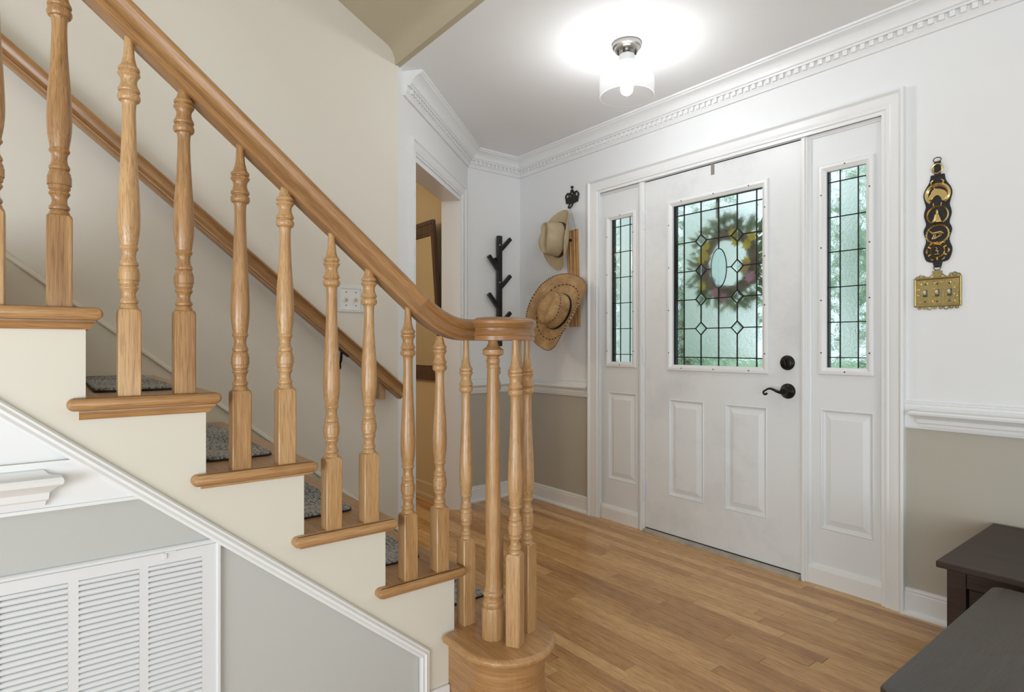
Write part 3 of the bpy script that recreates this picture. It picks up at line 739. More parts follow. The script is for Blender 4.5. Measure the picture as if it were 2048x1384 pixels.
# ------------------------------------------------------------------ balustrade
XB = -1.588
bal = empty('stair_balustrade', (XB, 1.056, TZ(1)), 'oak stair railing with turned balusters, round newel and volute end', 'railing')
def baluster_mesh(block, shift, top, nm):
    # block: height of the square foot; shift: extra length of the vase; top: total height
    mb = MB(); hw = .0222; ch = .004
    for z0, z1, a, b in ((0, block-.012, hw, hw),):
        def ring(h, z, c_): return [mb.vert(p) for p in ((-h+c_, -h, z), (h-c_, -h, z), (h, -h+c_, z), (h, h-c_, z), (h-c_, h, z), (-h+c_, h, z), (-h, h-c_, z), (-h, -h+c_, z))]
        A = ring(hw, 0, .002); B = ring(hw, block-.007, .002); D = ring(hw*.965, block, .006); E_ = ring(.0185, block+.003, .0105)
        mb.face(A[::-1])
        for p, q in ((A, B), (B, D), (D, E_)):
            for i in range(8): j = (i+1) % 8; mb.face([p[i], p[j], q[j], q[i]])
        mb.face(E_)
    o = block-.193
    P = [(.0195, .193), (.0190, .198), (.0165, .205), (.0150, .2065), (.0180, .208), (.0188, .211), (.0178, .2145), (.0150, .218), (.0135, .225), (.0140, .232), (.0165, .237), (.0188, .2405), (.0186, .244), (.0165, .2468),
         (.0165, .248), (.0192, .251), (.0196, .257), (.0190, .2595), (.0214, .2597), (.0214, .278), (.0200, .2785), (.0198, .284), (.0175, .290), (.0160, .2915), (.0182, .293), (.0188, .297), (.0178, .3005), (.0150, .305), (.0135, .315), (.0145, .324), (.0165, .328), (.0186, .331), (.0184, .335), (.0165, .338),
         (.0180, .348), (.0205, .365), (.0220, .385), (.0223, .402), (.0218, .425), (.0205, .46)]
    v0, v1 = .46, .640+shift
    for k in range(1, 7):
        t = k/6; P.append((.0205-.0070*(1-(1-t)**1.6), v0+(v1-v0)*t))
    s = shift
    P += [(.0140, .655+s), (.0152, .661+s), (.0162, .663+s), (.0200, .6645+s), (.0225, .669+s), (.0227, .675+s), (.0212, .6795+s), (.0176, .6822+s), (.0178, .6832+s), (.0214, .6855+s), (.0222, .688+s), (.0212, .6915+s), (.0180, .697+s), (.0158, .706+s), (.0165, .714+s), (.0195, .7195+s), (.0222, .723+s), (.0222, .726+s), (.0208, .7280+s), (.0178, .7296+s), (.0180, .7306+s), (.0212, .7330+s), (.0216, .737+s), (.0200, .7405+s), (.0170, .743+s), (.0140, .752+s), (.0112, .765+s), (.0098, .785+s)]
    tp = top-o
    P = [(r, z) for r, z in P if z < tp-.002]+[(.0090, tp)]
    mb.lathe([(r, z+o) for r, z in P], seg=16)
    ob = mb.build(nm, OAKZ, smooth=True, angle=32); me = ob.data; bpy.data.objects.remove(ob); return me
def rail_under(y): return 1.905-.8255*y      # underside of the sloping handrail (mid line)
SHB = -.0465
tall = baluster_mesh(.193, 0.0, rail_under(RY(5)+.080)-TZ(5)+.012, 'baluster')
short = baluster_mesh(.193, SHB, rail_under(RY(5)+.190)-TZ(5)+.012, 'baluster')
low_ = baluster_mesh(.270, 0.0, 1.118-TZ(1), 'baluster')
def put(me, x, y, z, rz=0):
    o = obj('baluster', me, bal, (x-XB, y-1.056, z-TZ(1))); o.rotation_euler.z = rz; return o
for n in range(2, 7):
    put(tall, XB, RY(n)+.080, TZ(n))
    if n > 2: put(short, XB, RY(n)+.190, TZ(n))
put(baluster_mesh(.193, SHB, .7245, 'baluster'), XB, RY(2)+.190, TZ(2))
for x, y, rz in ((XB, 1.0585, 0), (XB+.002, 1.170, 0), (-1.522, 1.222, .5), (-1.430, 1.182, .2), (-1.382, 1.096, .55)): put(low_, x, y, TZ(1), rz)
# newel
NX, NY = -1.460, 1.072
z0 = TZ(1)
MB().lathe([(.0345, 0), (.0350, .004), (.0348, .086), (.0330, .094), (.0300, .096), (.0318, .100), (.0325, .106), (.0310, .112), (.0285, .115), (.0275, .122), (.0290, .128), (.0315, .131), (.0320, .137), (.0300, .143), (.0270, .146), (.0250, .158), (.0243, .185), (.0240, .26),
  (.0235, .40), (.0215, .60), (.0190, .76), (.0178, .820), (.0190, .821), (.0198, .826), (.0190, .831), (.0178, .8325), (.0200, .8350), (.0212, .842), (.0200, .849), (.0175, .8515), (.0180, .855), (.0230, .858), (.0320, .8612), (.0325, .8625), (.0325, .8755), (.0312, .877), (.0215, .884), (.0150, .895), (.0130, .910)], (NX-XB, NY-1.056, 0), 28).build('newel_post', OAKZ, bal, smooth=True, angle=28, loc=(0, 0, 0))
# handrail profile (w across, t up), underside at t=0
RAILP = [(-.024, 0), (-.024, .012), (-.027, .014), (-.025, .020), (-.022, .030), (-.024, .040), (-.029, .048), (-.0305, .054), (-.028, .061), (-.018, .067), (0, .069), (.018, .067), (.028, .061), (.0305, .054), (.029, .048), (.024, .040), (.022, .030), (.025, .020), (.027, .014), (.024, .012), (.024, 0)]
hrl = MB()
# straight part, built along local Y then tilted so that the grain follows it
sl = math.atan(.8255); yA, yB_ = -.55, .865
zA = rail_under(yA); L = (yB_-yA)/math.cos(sl)
hrl.sweep([(0, 0, 0), (0, L, 0)], [(a, b) for a, b in RAILP], (0, 0, 1))
ho = hrl.build('handrail', OAKY, bal, smooth=True, angle=35, loc=(0, yA-1.056, zA-TZ(1))); ho.rotation_euler = (-sl, 0, 0)
# easement + volute as one sweep along a 3D path
pth = []
zV = 1.1115
def quad_b(p0, p1, p2, n): return [(1-t)**2*Vector(p0)+2*t*(1-t)*Vector(p1)+t*t*Vector(p2) for t in [k/n for k in range(n+1)]]
yk = (1.905-zV)/.8255
p0 = (XB, yB_, rail_under(yB_)); p1 = (XB, yk, zV); p2 = (XB, 1.06, zV)
pth = quad_b(p0, p1, p2, 10)
spi = [(-1.588, 1.11), (-1.584, 1.150), (-1.572, 1.184), (-1.550, 1.208), (-1.520, 1.220), (-1.488, 1.218), (-1.457, 1.204), (-1.431, 1.182), (-1.410, 1.155), (-1.397, 1.124), (-1.393, 1.092), (-1.398, 1.062), (-1.412, 1.038), (-1.434, 1.026), (-1.458, 1.028)]
pth += [Vector((a, b, zV)) for a, b in spi]
vb = MB(); secs = []; Lc = 0
for i, p in enumerate(pth):
    t = (pth[min(i+1, len(pth)-1)]-pth[max(i-1, 0)]).normalized(); side = Vector((0, 0, 1)).cross(t).normalized(); up = t.cross(side)
    if i: Lc += (p-pth[i-1]).length
    secs.append((Lc, [vb.vert(p+side*a+up*b) for a, b in RAILP]))
k = len(RAILP); cum = [0]
for i in range(k): cum.append(cum[-1]+math.dist(RAILP[i], RAILP[(i+1) % k]))
for (l0, A), (l1, B) in zip(secs, secs[1:]):
    for q in range(k): r_ = (q+1) % k; vb.face([A[q], A[r_], B[r_], B[q]], [(l0, cum[q]), (l0, cum[q+1]), (l1, cum[q+1]), (l1, cum[q])])
vb.face(secs[0][1][::-1]); vb.face(secs[-1][1])
vo = vb.build('volute', OAKU, bal, smooth=True, angle=35)
MB().lathe([(.046, zV), (.046, zV+.012), (.050, zV+.014), (.046, zV+.026), (.046, zV+.036), (.053, zV+.046), (.055, zV+.054), (.051, zV+.062), (.040, zV+.067), (.0, zV+.0685)], (NX-.004, NY-.002, 0), 32).build('volute_cap', OAKU, vo, smooth=True, angle=40)

# wall handrail
wr = empty('wall_handrail', (XS, 1.3, .88), 'oak handrail mounted on the cream wall behind the stairs', 'handrail')
WRP = [(-.018, 0), (-.018, .007), (-.023, .009), (-.024, .014), (-.020, .017), (-.014, .022), (-.011, .032), (-.015, .044), (-.024, .052), (-.028, .055), (-.027, .061), (-.012, .066), (.012, .066), (.027, .061), (.028, .055), (.024, .052), (.015, .044), (.011, .032), (.014, .022), (.020, .017), (.024, .014), (.023, .009), (.018, .007), (.018, 0)]
yA, yB_ = -.9, 1.318; zl = .842; L = (yB_-yA)/math.cos(sl)
mb = MB(); mb.sweep([(0, 0, 0), (0, L, 0)], WRP, (0, 0, 1)); ro = mb.build('rail', OAKY, wr, smooth=True, angle=35, loc=(.062, yA-1.3, zl+.8255*(yB_-yA)-.88)); ro.rotation_euler = (-sl, 0, 0)
mb = MB(); rx = XS+.062; zr = zl+.8255*(yB_-1.25)
mb.box(XS+.0, XS+.05, 1.225, 1.255, zr-.055, zr+.030); mb.build('end_return_block', OAKZ, wr, bevel=.003)
for yb in (1.035, -.45):
    zr = zl+.8255*(yB_-yb); mb = MB()
    mb.lathe([(.022, 0), (.022, .004), (.012, .008)], (XS, yb, zr-.075), 14, 'X'); mb.tube([(XS+.006, yb, zr-.075), (XS+.035, yb, zr-.070), (XS+.055, yb, zr-.045), (XS+.062, yb, zr-.008)], .006, 8); mb.obox((XS+.062, yb-.03, zr+.018), (XS+.062, yb+.03, zr-.031), .02, .004)
    mb.build('bracket', NICKEL if False else BRONZE, wr, smooth=True)

# ------------------------------------------------------------------ tread mats
def rrect(x0, x1, y0, y1, r, n=6):
    p = []
    for cx, cy, a in ((x1-r, y1-r, 0), (x0+r, y1-r, 1), (x0+r, y0+r, 2), (x1-r, y0+r, 3)):
        for k in range(n+1): t = (a+k/n)*PI/2; p.append((cx+r*math.cos(t), cy+r*math.sin(t)))
    return p
WHICH = {1: 'rounded bottom stair tread', 2: 'second stair tread from the bottom', 3: 'third stair tread from the bottom', 4: 'fourth stair tread from the bottom', 5: 'fifth stair tread from the bottom'}
for n in range(1, 6):
    yb = RY(n); mt = empty('stair_mat', (-2.09, yb+.12, TZ(n)), 'black and grey streaked mat on the %s' % WHICH[n], 'mat', 'streaked mats on the stair treads')
    y0, y1 = -.098, .078+(.028 if n == 1 else 0)
    MB().prism(rrect(-.380, .380, y0, y1, .028), lambda a, b, d: (a, b, d), .0002, .0055).build('backing', RUBBER, mt, loc=(0, 0, 0))
    MB().prism(rrect(-.3785, .3785, y0+.0015, y1-.0015, .027), lambda a, b, d: (a, b, d), .0055, .0095).build('pile', RUG, mt, loc=(0, 0, 0))

# ------------------------------------------------------------------ switches
sp = empty('light_switch_plate', (XS, 1.105, 1.25), 'white double light switch plate on the cream stair wall', 'light switch')
y0, y1, z0_, z1_ = 1.039, 1.166, 1.250, 1.373
mb = MB(); mb.sweep([(XS, y0, z0_), (XS, y0, z1_), (XS, y1, z1_), (XS, y1, z0_)], [(0, 0), (0, .006), (-.004, .009), (-.007, .007), (-.011, .010), (-.015, .009), (-.016, .005), (-.016, 0)], (1, 0, 0), closed_path=True); mb.build('bezel', PLAST, sp)
pb = MB(); pb.box(XS, XS+.006, y0+.014, y1-.014, z0_+.014, z1_-.014); pl_ = pb.build('plate', PLAST, sp, bevel=.0015)
for yy in (1.079, 1.126):
    MB().obox((XS+.006, yy, 1.304), (XS+.017, yy, 1.313), .009, .014, (0, 0, 1)).build('toggle', ALMOND, sp, bevel=.0012)
    for zz in (1.342, 1.281): MB().lathe([(.003, .0058), (.003, .0068)], (XS, yy, zz), 8, 'X').build('screw', SCREW, sp)

bp = empty('brass_switch_plate', (-.805, YW, 1.25), 'ornate brass triple switch plate below the horse brass strap', 'light switch')
x0, x1, z0_, z1_ = -.884, -.724, 1.250, 1.367
mb = MB(); mb.box(x0, x1, YW-.006, YW, z0_, z1_); bpl = mb.build('plate', BRASSP, bp, bevel=.003)
mb = MB(); mb.sweep([(x1, YW-.005, z0_), (x1, YW-.005, z1_), (x0, YW-.005, z1_), (x0, YW-.005, z0_)], [(0, 0), (.001, .004), (.004, .005), (.008, .003), (.010, 0)], (0, -1, 0), closed_path=True); mb.build('rim', BRASSP, bp)
def scroll(mb, cx, cz, r, turns, a0, w, flip=1, y=YW-.006):
    pts = []; n = int(turns*14)
    for k in range(n+1):
        t = k/n; a = a0+flip*turns*2*PI*t; rr = r*(1-.8*t); pts.append((cx+rr*math.cos(a), y, cz+rr*math.sin(a)))
    mb.tube(pts, w, 6, rad=[w*(1-.4*k/n) for k in range(n+1)])
mb = MB(); rr_ = random.Random(3)
for ix in range(6):
    for iz in range(4):
        cx = x0+.020+ix*.024; cz = z0_+.020+iz*.0255
        if iz in (1, 2) and ix in (1, 3, 4): continue
        scroll(mb, cx, cz, .0095, 1.2, rr_.random()*6, .0016, rr_.choice((-1, 1)))
mb.build('embossed_scrollwork', BRASS, bp, smooth=True)
mb = MB()
for k in range(8):
    cx = x0+.020+k*.0175; big = 1.5 if k in (2, 5) else 1; scroll(mb, cx, z0_-.003, .008*big, 1.2, PI*.5, .0026, 1 if k < 4 else -1, YW-.004)
mb.build('lower_scrollwork', BRASSP, bp, smooth=True)
mb = MB(); cxm = (x0+x1)/2
mb.prism([(cxm-.013, z1_), (cxm-.017, z1_+.024), (cxm-.006, z1_+.027), (cxm, z1_+.022), (cxm+.006, z1_+.027), (cxm+.017, z1_+.024), (cxm+.013, z1_)], lambda a, b, d: (a, d, b), YW-.007, YW-.001)
for s_ in (-1, 1):
    mb.tube([(cxm+s_*t*.055, YW-.004, z1_+.020-.030*t+.012*math.sin(t*PI*3)*.3) for t in [k/10 for k in range(2, 11)]], .002, 6)
    for k in range(3): scroll(mb, cxm+s_*(.045+.011*k), z1_+.004+.003*math.sin(k*2), .009, 1.1, 0, .0028, s_, YW-.004)
mb.build('crest', BRASSP, bp, smooth=True, angle=40)
for xx in (-.8445, -.8040, -.7635):
    MB().box(xx-.007, xx+.007, YW-.0075, YW-.005, 1.290, 1.318).build('slot', SCREW, bp)
    MB().obox((xx, YW-.006, 1.303), (xx, YW-.018, 1.311), .008, .012, (0, 0, 1)).build('toggle', ALMOND, bp, bevel=.001)
    for zz in (1.340, 1.271): MB().lathe([(.0036, -.0085), (.0036, -.006)], (xx, YW, zz), 10, 'Y').build('screw', SCREW, bp)

# horse brass strap
hb = empty('horse_brass_strap', (-.803, YW, 1.42), 'black leather strap with four brass horse medallions on the right wall', 'wall decoration')
xc = -.803
half = [(.012, 1.405), (.016, 1.425), (.036, 1.432), (.046, 1.455), (.048, 1.478), (.040, 1.505), (.040, 1.520), (.047, 1.545), (.046, 1.560), (.039, 1.580), (.046, 1.612), (.044, 1.632), (.040, 1.652), (.048, 1.690), (.044, 1.715), (.028, 1.745), (.023, 1.772)]
def spline(p, n=5):
    q = []
    for i in range(len(p)-1):
        p0, p1, p2, p3 = p[max(i-1, 0)], p[i], p[i+1], p[min(i+2, len(p)-1)]
        for k in range(n):
            t = k/n; q.append(tuple(.5*(2*p1[j]+(p2[j]-p0[j])*t+(2*p0[j]-5*p1[j]+4*p2[j]-p3[j])*t*t+(3*p1[j]-p0[j]-3*p2[j]+p3[j])*t**3) for j in (0, 1)))
    return q+[p[-1]]
half = half[:1]+spline(half[1:])
poly = [(xc+a, b) for a, b in half]+[(xc-a, b) for a, b in reversed(half)]
MB().prism(poly, lambda a, b, d: (a, d, b), YW-.007, YW-.002).build('strap', LEATHER, hb, bevel=.001, bseg=1)
MB().box(xc-.011, xc+.011, YW-.009, YW-.004, 1.765, 1.825).build('strap_tab', LEATHER, hb, bevel=.001)
def ring_pts(cx, cz, rx_, rz_, a0=0, a1=2*PI, n=32, y=YW-.010): return [(cx+rx_*math.cos(a0+(a1-a0)*k/n), y, cz+rz_*math.sin(a0+(a1-a0)*k/n)) for k in range(n+(0 if a1-a0 > 6.2 else 1))]
MB().tube(ring_pts(xc, 1.830, .013, .009), .0018, 6, closed=True).build('top_ring', SCREW, hb, smooth=True)
MB().tube(ring_pts(xc, 1.404, .012, .010), .0016, 6, closed=True).build('bottom_ring', SCREW, hb, smooth=True)
MB().tube(ring_pts(xc, 1.795, .017, .019), .0032, 8, closed=True).build('buckle', BRASS, hb, smooth=True)
def flat_ring(mb, cx, cz, r0, r1, a0, a1, y0, y1, n=32, wob=0, wn=0):
    cl = a1-a0 > 6.2
    R = []
    for k in range(n+1):
        a = a0+(a1-a0)*k/n; q = 1+wob*math.cos(a*wn)
        c_, s_ = math.cos(a), math.sin(a)
        R.append([mb.vert((cx+c_*r0, y0, cz+s_*r0)), mb.vert((cx+c_*(r0+r1*q)/2, y1-.001, cz+s_*(r0+r1*q)/2)), mb.vert((cx+c_*r1*q, y0, cz+s_*r1*q))])
    for A, B in zip(R, R[1:]):
        for i in range(2): mb.face([A[i], A[i+1], B[i+1], B[i]])
        mb.face([A[2], A[0], B[0], B[2]])
ya, yb = YW-.0075, YW-.012
# 1 horseshoe with horse head
md = MB(); flat_ring(md, xc, 1.695, .031, .044, -PI*.30, PI*1.30, ya, yb)
for s_ in (-1, 1): md.tube([(xc+s_*.019, YW-.009, 1.735), (xc+s_*.021, YW-.010, 1.744), (xc+s_*.013, YW-.010, 1.751)], .0028, 6)
m1 = md.build('medallion', BRASS, hb, smooth=True, angle=60)
head = [(-.026, -.022), (-.028, -.012), (-.020, .002), (-.016, .012), (-.010, .018), (-.012, .024), (-.005, .020), (.004, .017), (.016, .013), (.028, .004), (.033, -.010), (.028, -.026), (.018, -.032), (.012, -.018), (.002, -.008), (-.010, -.012), (-.018, -.022)]
MB().prism([(xc+a, 1.697+b) for a, b in spline(head, 3)], lambda a, b, d: (a, d, b), ya, YW-.013).build('horse_head', BRASS, m1, bevel=.0015)
# 2 ring with bell
md = MB(); flat_ring(md, xc, 1.612, .031, .0385, -PI*.33, PI*1.33, ya, yb)
for s_ in (-1, 1): md.tube([(xc+s_*.012, YW-.009, 1.648), (xc+s_*.014, YW-.010, 1.660)], .002, 6)
m2 = md.build('medallion', BRASS, hb, smooth=True, angle=60)
MB().lathe([(.017, -.026), (.018, -.023), (.013, -.010), (.009, .004), (.004, .010), (.004, .014), (.006, .018), (.003, .024)], (xc, YW-.010, 1.608), 14).build('bell', BRASS, m2, smooth=True)
# 3 oval rope ring with horse
md = MB(); flat_ring(md, xc, 1.536, .032, .0405, 0, 2*PI, ya, yb, 48, .04, 20); m3 = md.build('medallion', BRASS, hb, smooth=True, angle=60)
hs_ = MB(); hs_.tube([(xc-.024, YW-.010, 1.550), (xc-.016, YW-.010, 1.541), (xc-.004, YW-.010, 1.540), (xc+.012, YW-.010, 1.543), (xc+.022, YW-.010, 1.536)], .005, 8, rad=[.003, .0045, .0062, .0058, .002])
for a, b in ((-.012, -.020), (-.006, -.012), (.008, -.018), (.014, -.010)): hs_.tube([(xc+a*.9, YW-.010, 1.538), (xc+a, YW-.010, 1.530), (xc+b*.9, YW-.010, 1.518)], .0018, 6)
hs_.build('prancing_horse', BRASS, m3, smooth=True)
# 4 lobed ring with bird
md = MB(); flat_ring(md, xc, 1.470, .021, .027, 0, 2*PI, ya, yb, 36); flat_ring(md, xc, 1.470, .033, .038, 0, 2*PI, ya, yb, 60, .09, 6)
for k in range(6):
    a = k*PI/3+PI/6; md.obox((xc+.025*math.cos(a), YW-.009, 1.470+.025*math.sin(a)), (xc+.036*math.cos(a), YW-.009, 1.470+.036*math.sin(a)), .005, .004, (0, 1, 0))
m4 = md.build('medallion', BRASS, hb, smooth=True, angle=60)
bd = MB(); bd.tube([(xc-.008, YW-.010, 1.484), (xc-.002, YW-.010, 1.484), (xc+.000, YW-.010, 1.478), (xc-.004, YW-.010, 1.472), (xc+.006, YW-.010, 1.468)], .002, 6, rad=[.001, .002, .0018, .003, .002])
bd.tube([(xc+.001, YW-.010, 1.469), (xc+.002, YW-.010, 1.458)], .0012, 6); bd.tube([(xc-.009, YW-.010, 1.457), (xc+.009, YW-.010, 1.457)], .0014, 6)
bd.build('heron', BRASS, m4, smooth=True)

# ------------------------------------------------------------------ coat rack on the short wall
XR = XC+.040; KR = XR/XC
def cr(y, z): return (y*KR, CAM_H+(z-CAM_H)*KR)
rk = empty('coat_rack', (XC, 2.58, 1.09), 'black wall coat rack with five slanted branch pegs', 'coat rack')
yc, zt_ = cr(2.582, 1.893); _, zb_ = cr(2.582, 1.092)
MB().box(XR-.014, XR+.014, yc-.0175, yc+.0175, zb_, zt_).build('post', BLACK, rk, bevel=.002)
for y, z in ((2.680, 1.882), (2.680, 1.610), (2.680, 1.340)):
    a, b = cr(y, z); MB().obox((XR, yc+.006, b-.095), (XR+.004, a, b), .026, .024, (1, 0, 0)).build('arm', BLACK, rk, bevel=.002)
for y, z in ((2.484, 1.742), (2.484, 1.470)):
    a, b = cr(y, z); MB().obox((XR, yc-.006, b-.100), (XR+.004, a, b), .026, .024, (1, 0, 0)).build('arm', BLACK, rk, bevel=.002)
for z in (1.825, 1.555, 1.280):
    _, b = cr(0, z); MB().lathe([(.0045, .0135), (.0045, .016), (.002, .0165)], (XR, yc-.006, b), 10, 'X').build('screw', METALW, rk)
for z in (1.72, 1.20):
    _, b = cr(0, z); MB().lathe([(.016, 0), (.016, .028)], (XC, yc-.020 if z > 1.5 else yc, b), 14, 'X').build('wall_spacer', BLACK, rk, smooth=True)

# crown hook
hk = empty('crown_wall_hook', (-2.873, YW, 2.03), 'black cast iron crown-shaped wall hook above the felt hat', 'hook')
mb = MB(); cx, cz = -2.874, 2.085; yk_ = YW-.008
mb.prism([(cx-.052, cz-.030), (cx-.058, cz-.004), (cx-.045, cz+.010), (cx, cz+.012), (cx+.045, cz+.010), (cx+.058, cz-.004), (cx+.052, cz-.030), (cx, cz-.036)], lambda a, b, d: (a, d, b), YW-.014, YW-.002)
for s_ in (-1, 1):
    mb.tube([(cx+s_*.055, yk_, cz-.004), (cx+s_*.062, yk_, cz+.020), (cx+s_*.045, yk_, cz+.038), (cx+s_*.020, yk_, cz+.034), (cx, yk_, cz+.014)], .006, 8)
    mb.tube([(cx+s_*.028, yk_, cz+.008), (cx+s_*.030, yk_, cz+.024), (cx+s_*.020, yk_, cz+.036), (cx, yk_, cz+.042)], .005, 8)
mb.lathe([(.004, .036), (.012, .044), (.012, .052), (.004, .058), (.004, .064), (.010, .070), (.010, .078), (.002, .084)], (cx, yk_, cz), 10)
mb.build('crown_plate', IRON, hk, smooth=True, angle=50)
MB().tube([(cx-.018, yk_, cz-.028), (cx-.020, YW-.018, cz-.050), (cx-.012, YW-.030, cz-.066), (cx+.002, YW-.030, cz-.068), (cx+.010, YW-.020, cz-.055), (cx+.010, yk_, cz-.030)], .0055, 8).build('hook_loop', IRON, hk, smooth=True)

# hanging board with wire and pegs
hbd = empty('hat_board', (-2.86, YW, 1.22), 'honey wood board hung on a wire behind the two hats', 'hanging board')
BP = [(-.046, 0), (-.046, .014), (-.040, .018), (-.034, .014), (-.026, .014), (-.022, .018), (-.016, .018), (-.012, .014), (.012, .014), (.016, .018), (.022, .018), (.026, .014), (.034, .014), (.040, .018), (.046, .014), (.046, 0)]
mb = MB(); mb.sweep([(-2.866, YW-.004, 1.868), (-2.843, YW-.004, 1.222)], BP, (0, -1, 0)); mb.build('board', PINE, hbd)
for z in (1.80, 1.34): MB().tube([(-2.872 if z > 1.5 else -2.85, YW-.015, z), (-2.872 if z > 1.5 else -2.85, YW-.055, z+.004), (-2.872 if z > 1.5 else -2.85, YW-.075, z+.016)], .008, 8).build('peg', IRON, hbd, smooth=True)
mb = MB(); mb.tube([(cx-.004, YW-.026, cz-.064), (-2.896, YW-.018, 1.868)], .0011, 5); mb.tube([(cx, YW-.026, cz-.064), (-2.826, YW-.018, 1.866)], .0013, 5); mb.build('wire', CORDM, hbd)
for x in (-2.896, -2.826): MB().lathe([(.004, -.006), (.004, 0)], (x, YW-.016, 1.862), 8, 'Y').build('eye_screw', SCREW, hbd)

# ------------------------------------------------------------------ hats
def hat(name, label, loc, rot, size, felt):
    root = empty(name, loc, label, 'hat'); root.rotation_euler = rot
    ax, ay = size['crown']; bxr, byr = size['brim']; H = size['h']; curl = size['curl']; M_ = FELT if felt else STRAW
    nA = 72
    def brim_z(t, q):   # q 0 at crown, 1 at edge
        sx = abs(math.cos(t)); return curl*(q**1.7)*(sx**2.2)-size['dip']*(q**1.5)*(1-sx)**1.2
    def brim_xy(t, q):
        pull = 1-size.get('pull', .12)*(abs(math.cos(t))**2)*q*q
        e_ = 1-(1-size.get('sq', 1.0))*q; c_, s_ = math.cos(t), math.sin(t)
        return ((ax+(bxr-ax)*q)*math.copysign(abs(c_)**e_, c_)*pull, (ay+(byr-ay)*q)*math.copysign(abs(s_)**e_, s_))
    mb = MB(); nq = 10; top = []; bot = []
    for j in range(nq+1):
        q = j/nq; R1 = []; R2_ = []
        for i in range(nA):
            t = 2*PI*i/nA; x, y = brim_xy(t, q); z = brim_z(t, q); R1.append(mb.vert((x, y, z+.002))); R2_.append(mb.vert((x, y, z-.0015)))
        top.append(R1); bot.append(R2_)
    for j in range(nq):
        for i in range(nA):
            k = (i+1) % nA; u0, u1 = i/nA, (i+1)/nA; v0, v1 = j/nq, (j+1)/nq
            uv = [(u0, v0), (u1, v0), (u1, v1), (u0, v1)]
            mb.face([top[j][i], top[j][k], top[j+1][k], top[j+1][i]], uv); mb.face([bot[j][i], bot[j+1][i], bot[j+1][k], bot[j][k]], [uv[0], uv[3], uv[2], uv[1]])
    for i in range(nA): k = (i+1) % nA; mb.face([top[nq][i], top[nq][k], bot[nq][k], bot[nq][i]])
    brim = mb.build('brim', M_, root, smooth=True, angle=70, loc=(0, 0, 0))
    # crown
    mb = MB(); rings = []; nR = 14; nT = 8
    def crown_pt(t, s):
        # s 0..1 up the wall, 1..2 over the top to the centre
        c_, sn = math.cos(t), math.sin(t)
        if s <= 1:
            k = 1-size['taper']*s; z = H*(s**.95)
            if s > .8: k *= 1-.06*((s-.8)/.2)**2
            x, y = ax*k*c_, ay*k*sn
        else:
            k = (1-size['taper'])*.94*(2-s); x, y = ax*k*c_, ay*k*sn; z = H+.012*math.sin(min(1, (s-1)*2.5)*PI/2)
        if s > .45:
            g = min(1, (s-.45)/.55)
            cre = math.exp(-(x/(ax*.26))**2)*(1 if y > -ay*.75 else .6)*max(0, 1-(abs(y)/(ay*.95))**4)
            if s > 1: z -= size['crease']*cre*min(1, (s-1)*4)
            # side pinches at the front
            pin = math.exp(-((y-ay*.35)/(ay*.30))**2)*(abs(c_)**1.5)*g
            x *= 1-size['pinch']*pin; z -= .012*pin if s > .9 else 0
            # front higher than back
            z += .010*(y/ay)*g
        return x, y, z
    ss = [k/nR for k in range(nR+1)]+[1+(k+1)/nT*.98 for k in range(nT)]
    for s in ss: rings.append([mb.vert(crown_pt(2*PI*i/nA, s)) for i in range(nA)])
    for j, (A, B) in enumerate(zip(rings, rings[1:])):
        for i in range(nA): k = (i+1) % nA; mb.face([A[i], A[k], B[k], B[i]], [(i/nA, ss[j]*.6), ((i+1)/nA, ss[j]*.6), ((i+1)/nA, ss[j+1]*.6), (i/nA, ss[j+1]*.6)])
    mb.face(rings[-1]); mb.build('crown', M_, root, smooth=True, angle=70, loc=(0, 0, 0))
    # band
    mb = MB(); bh = size['band']
    def band(z0, z1, off):
        R = []
        for s, o_ in ((z0/H, off*.3), (z0/H, off), (z1/H, off), (z1/H, off*.3)):
            R.append([])
            for i in range(nA):
                t = 2*PI*i/nA; x, y, z = crown_pt(t, max(0, s)**(1/.95)); l = math.hypot(x, y); R[-1].append(mb.vert((x+x/l*o_, y+y/l*o_, z+.002)))
        for A, B in zip(R, R[1:]):
            for i in range(nA): k = (i+1) % nA; mb.face([A[i], A[k], B[k], B[i]])
    band(.002, bh, .004); mb.build('hat_band', BROWNL if felt else LEATHER, root, smooth=True, angle=40, loc=(0, 0, 0))
    if felt:
        for t in (.35, .8, 2.9, 3.3, 5.6):
            x, y, z = crown_pt(t, .06); l = math.hypot(x, y); dirv = Vector((x/l, y/l, 0)); p = Vector((x, y, z))+dirv*.005
            tan = Vector((-dirv.y, dirv.x, 0)); MB().obox(p-tan*.008, p+tan*.008, .014, .005, dirv).build('band_concho', NICKEL, root, bevel=.001, loc=(0, 0, 0))
    def loop(q, dz_, rad_, nm, m_):
        pts = []
        for i in range(nA): t = 2*PI*i/nA; x, y = brim_xy(t, q); pts.append((x, y, brim_z(t, q)+dz_))
        MB().tube(pts, rad_, 6, closed=True).build(nm, m_, root, smooth=True, loc=(0, 0, 0))
    if felt: loop(1.0, 0, .0030, 'brim_edge', FELT)
    else:
        loop(1.0, 0, .0042, 'laced_edge', STITCH); loop(.50, .003, .0036, 'laced_ring', STITCH2)
        pts = []
        for i in range(nA): x, y, z = crown_pt(2*PI*i/nA, .80); l = math.hypot(x, y); pts.append((x+x/l*.001, y+y/l*.001, z))
        MB().tube(pts, .0034, 6, closed=True).build('crown_lacing', STITCH2, root, smooth=True, loc=(0, 0, 0))
    return root
def axes_rot(up, fwd):
    z = Vector(up).normalized(); y = Vector(fwd); y = (y-z*y.dot(z)).normalized(); x = y.cross(z)
    return Matrix((x, y, z)).transposed().to_euler()
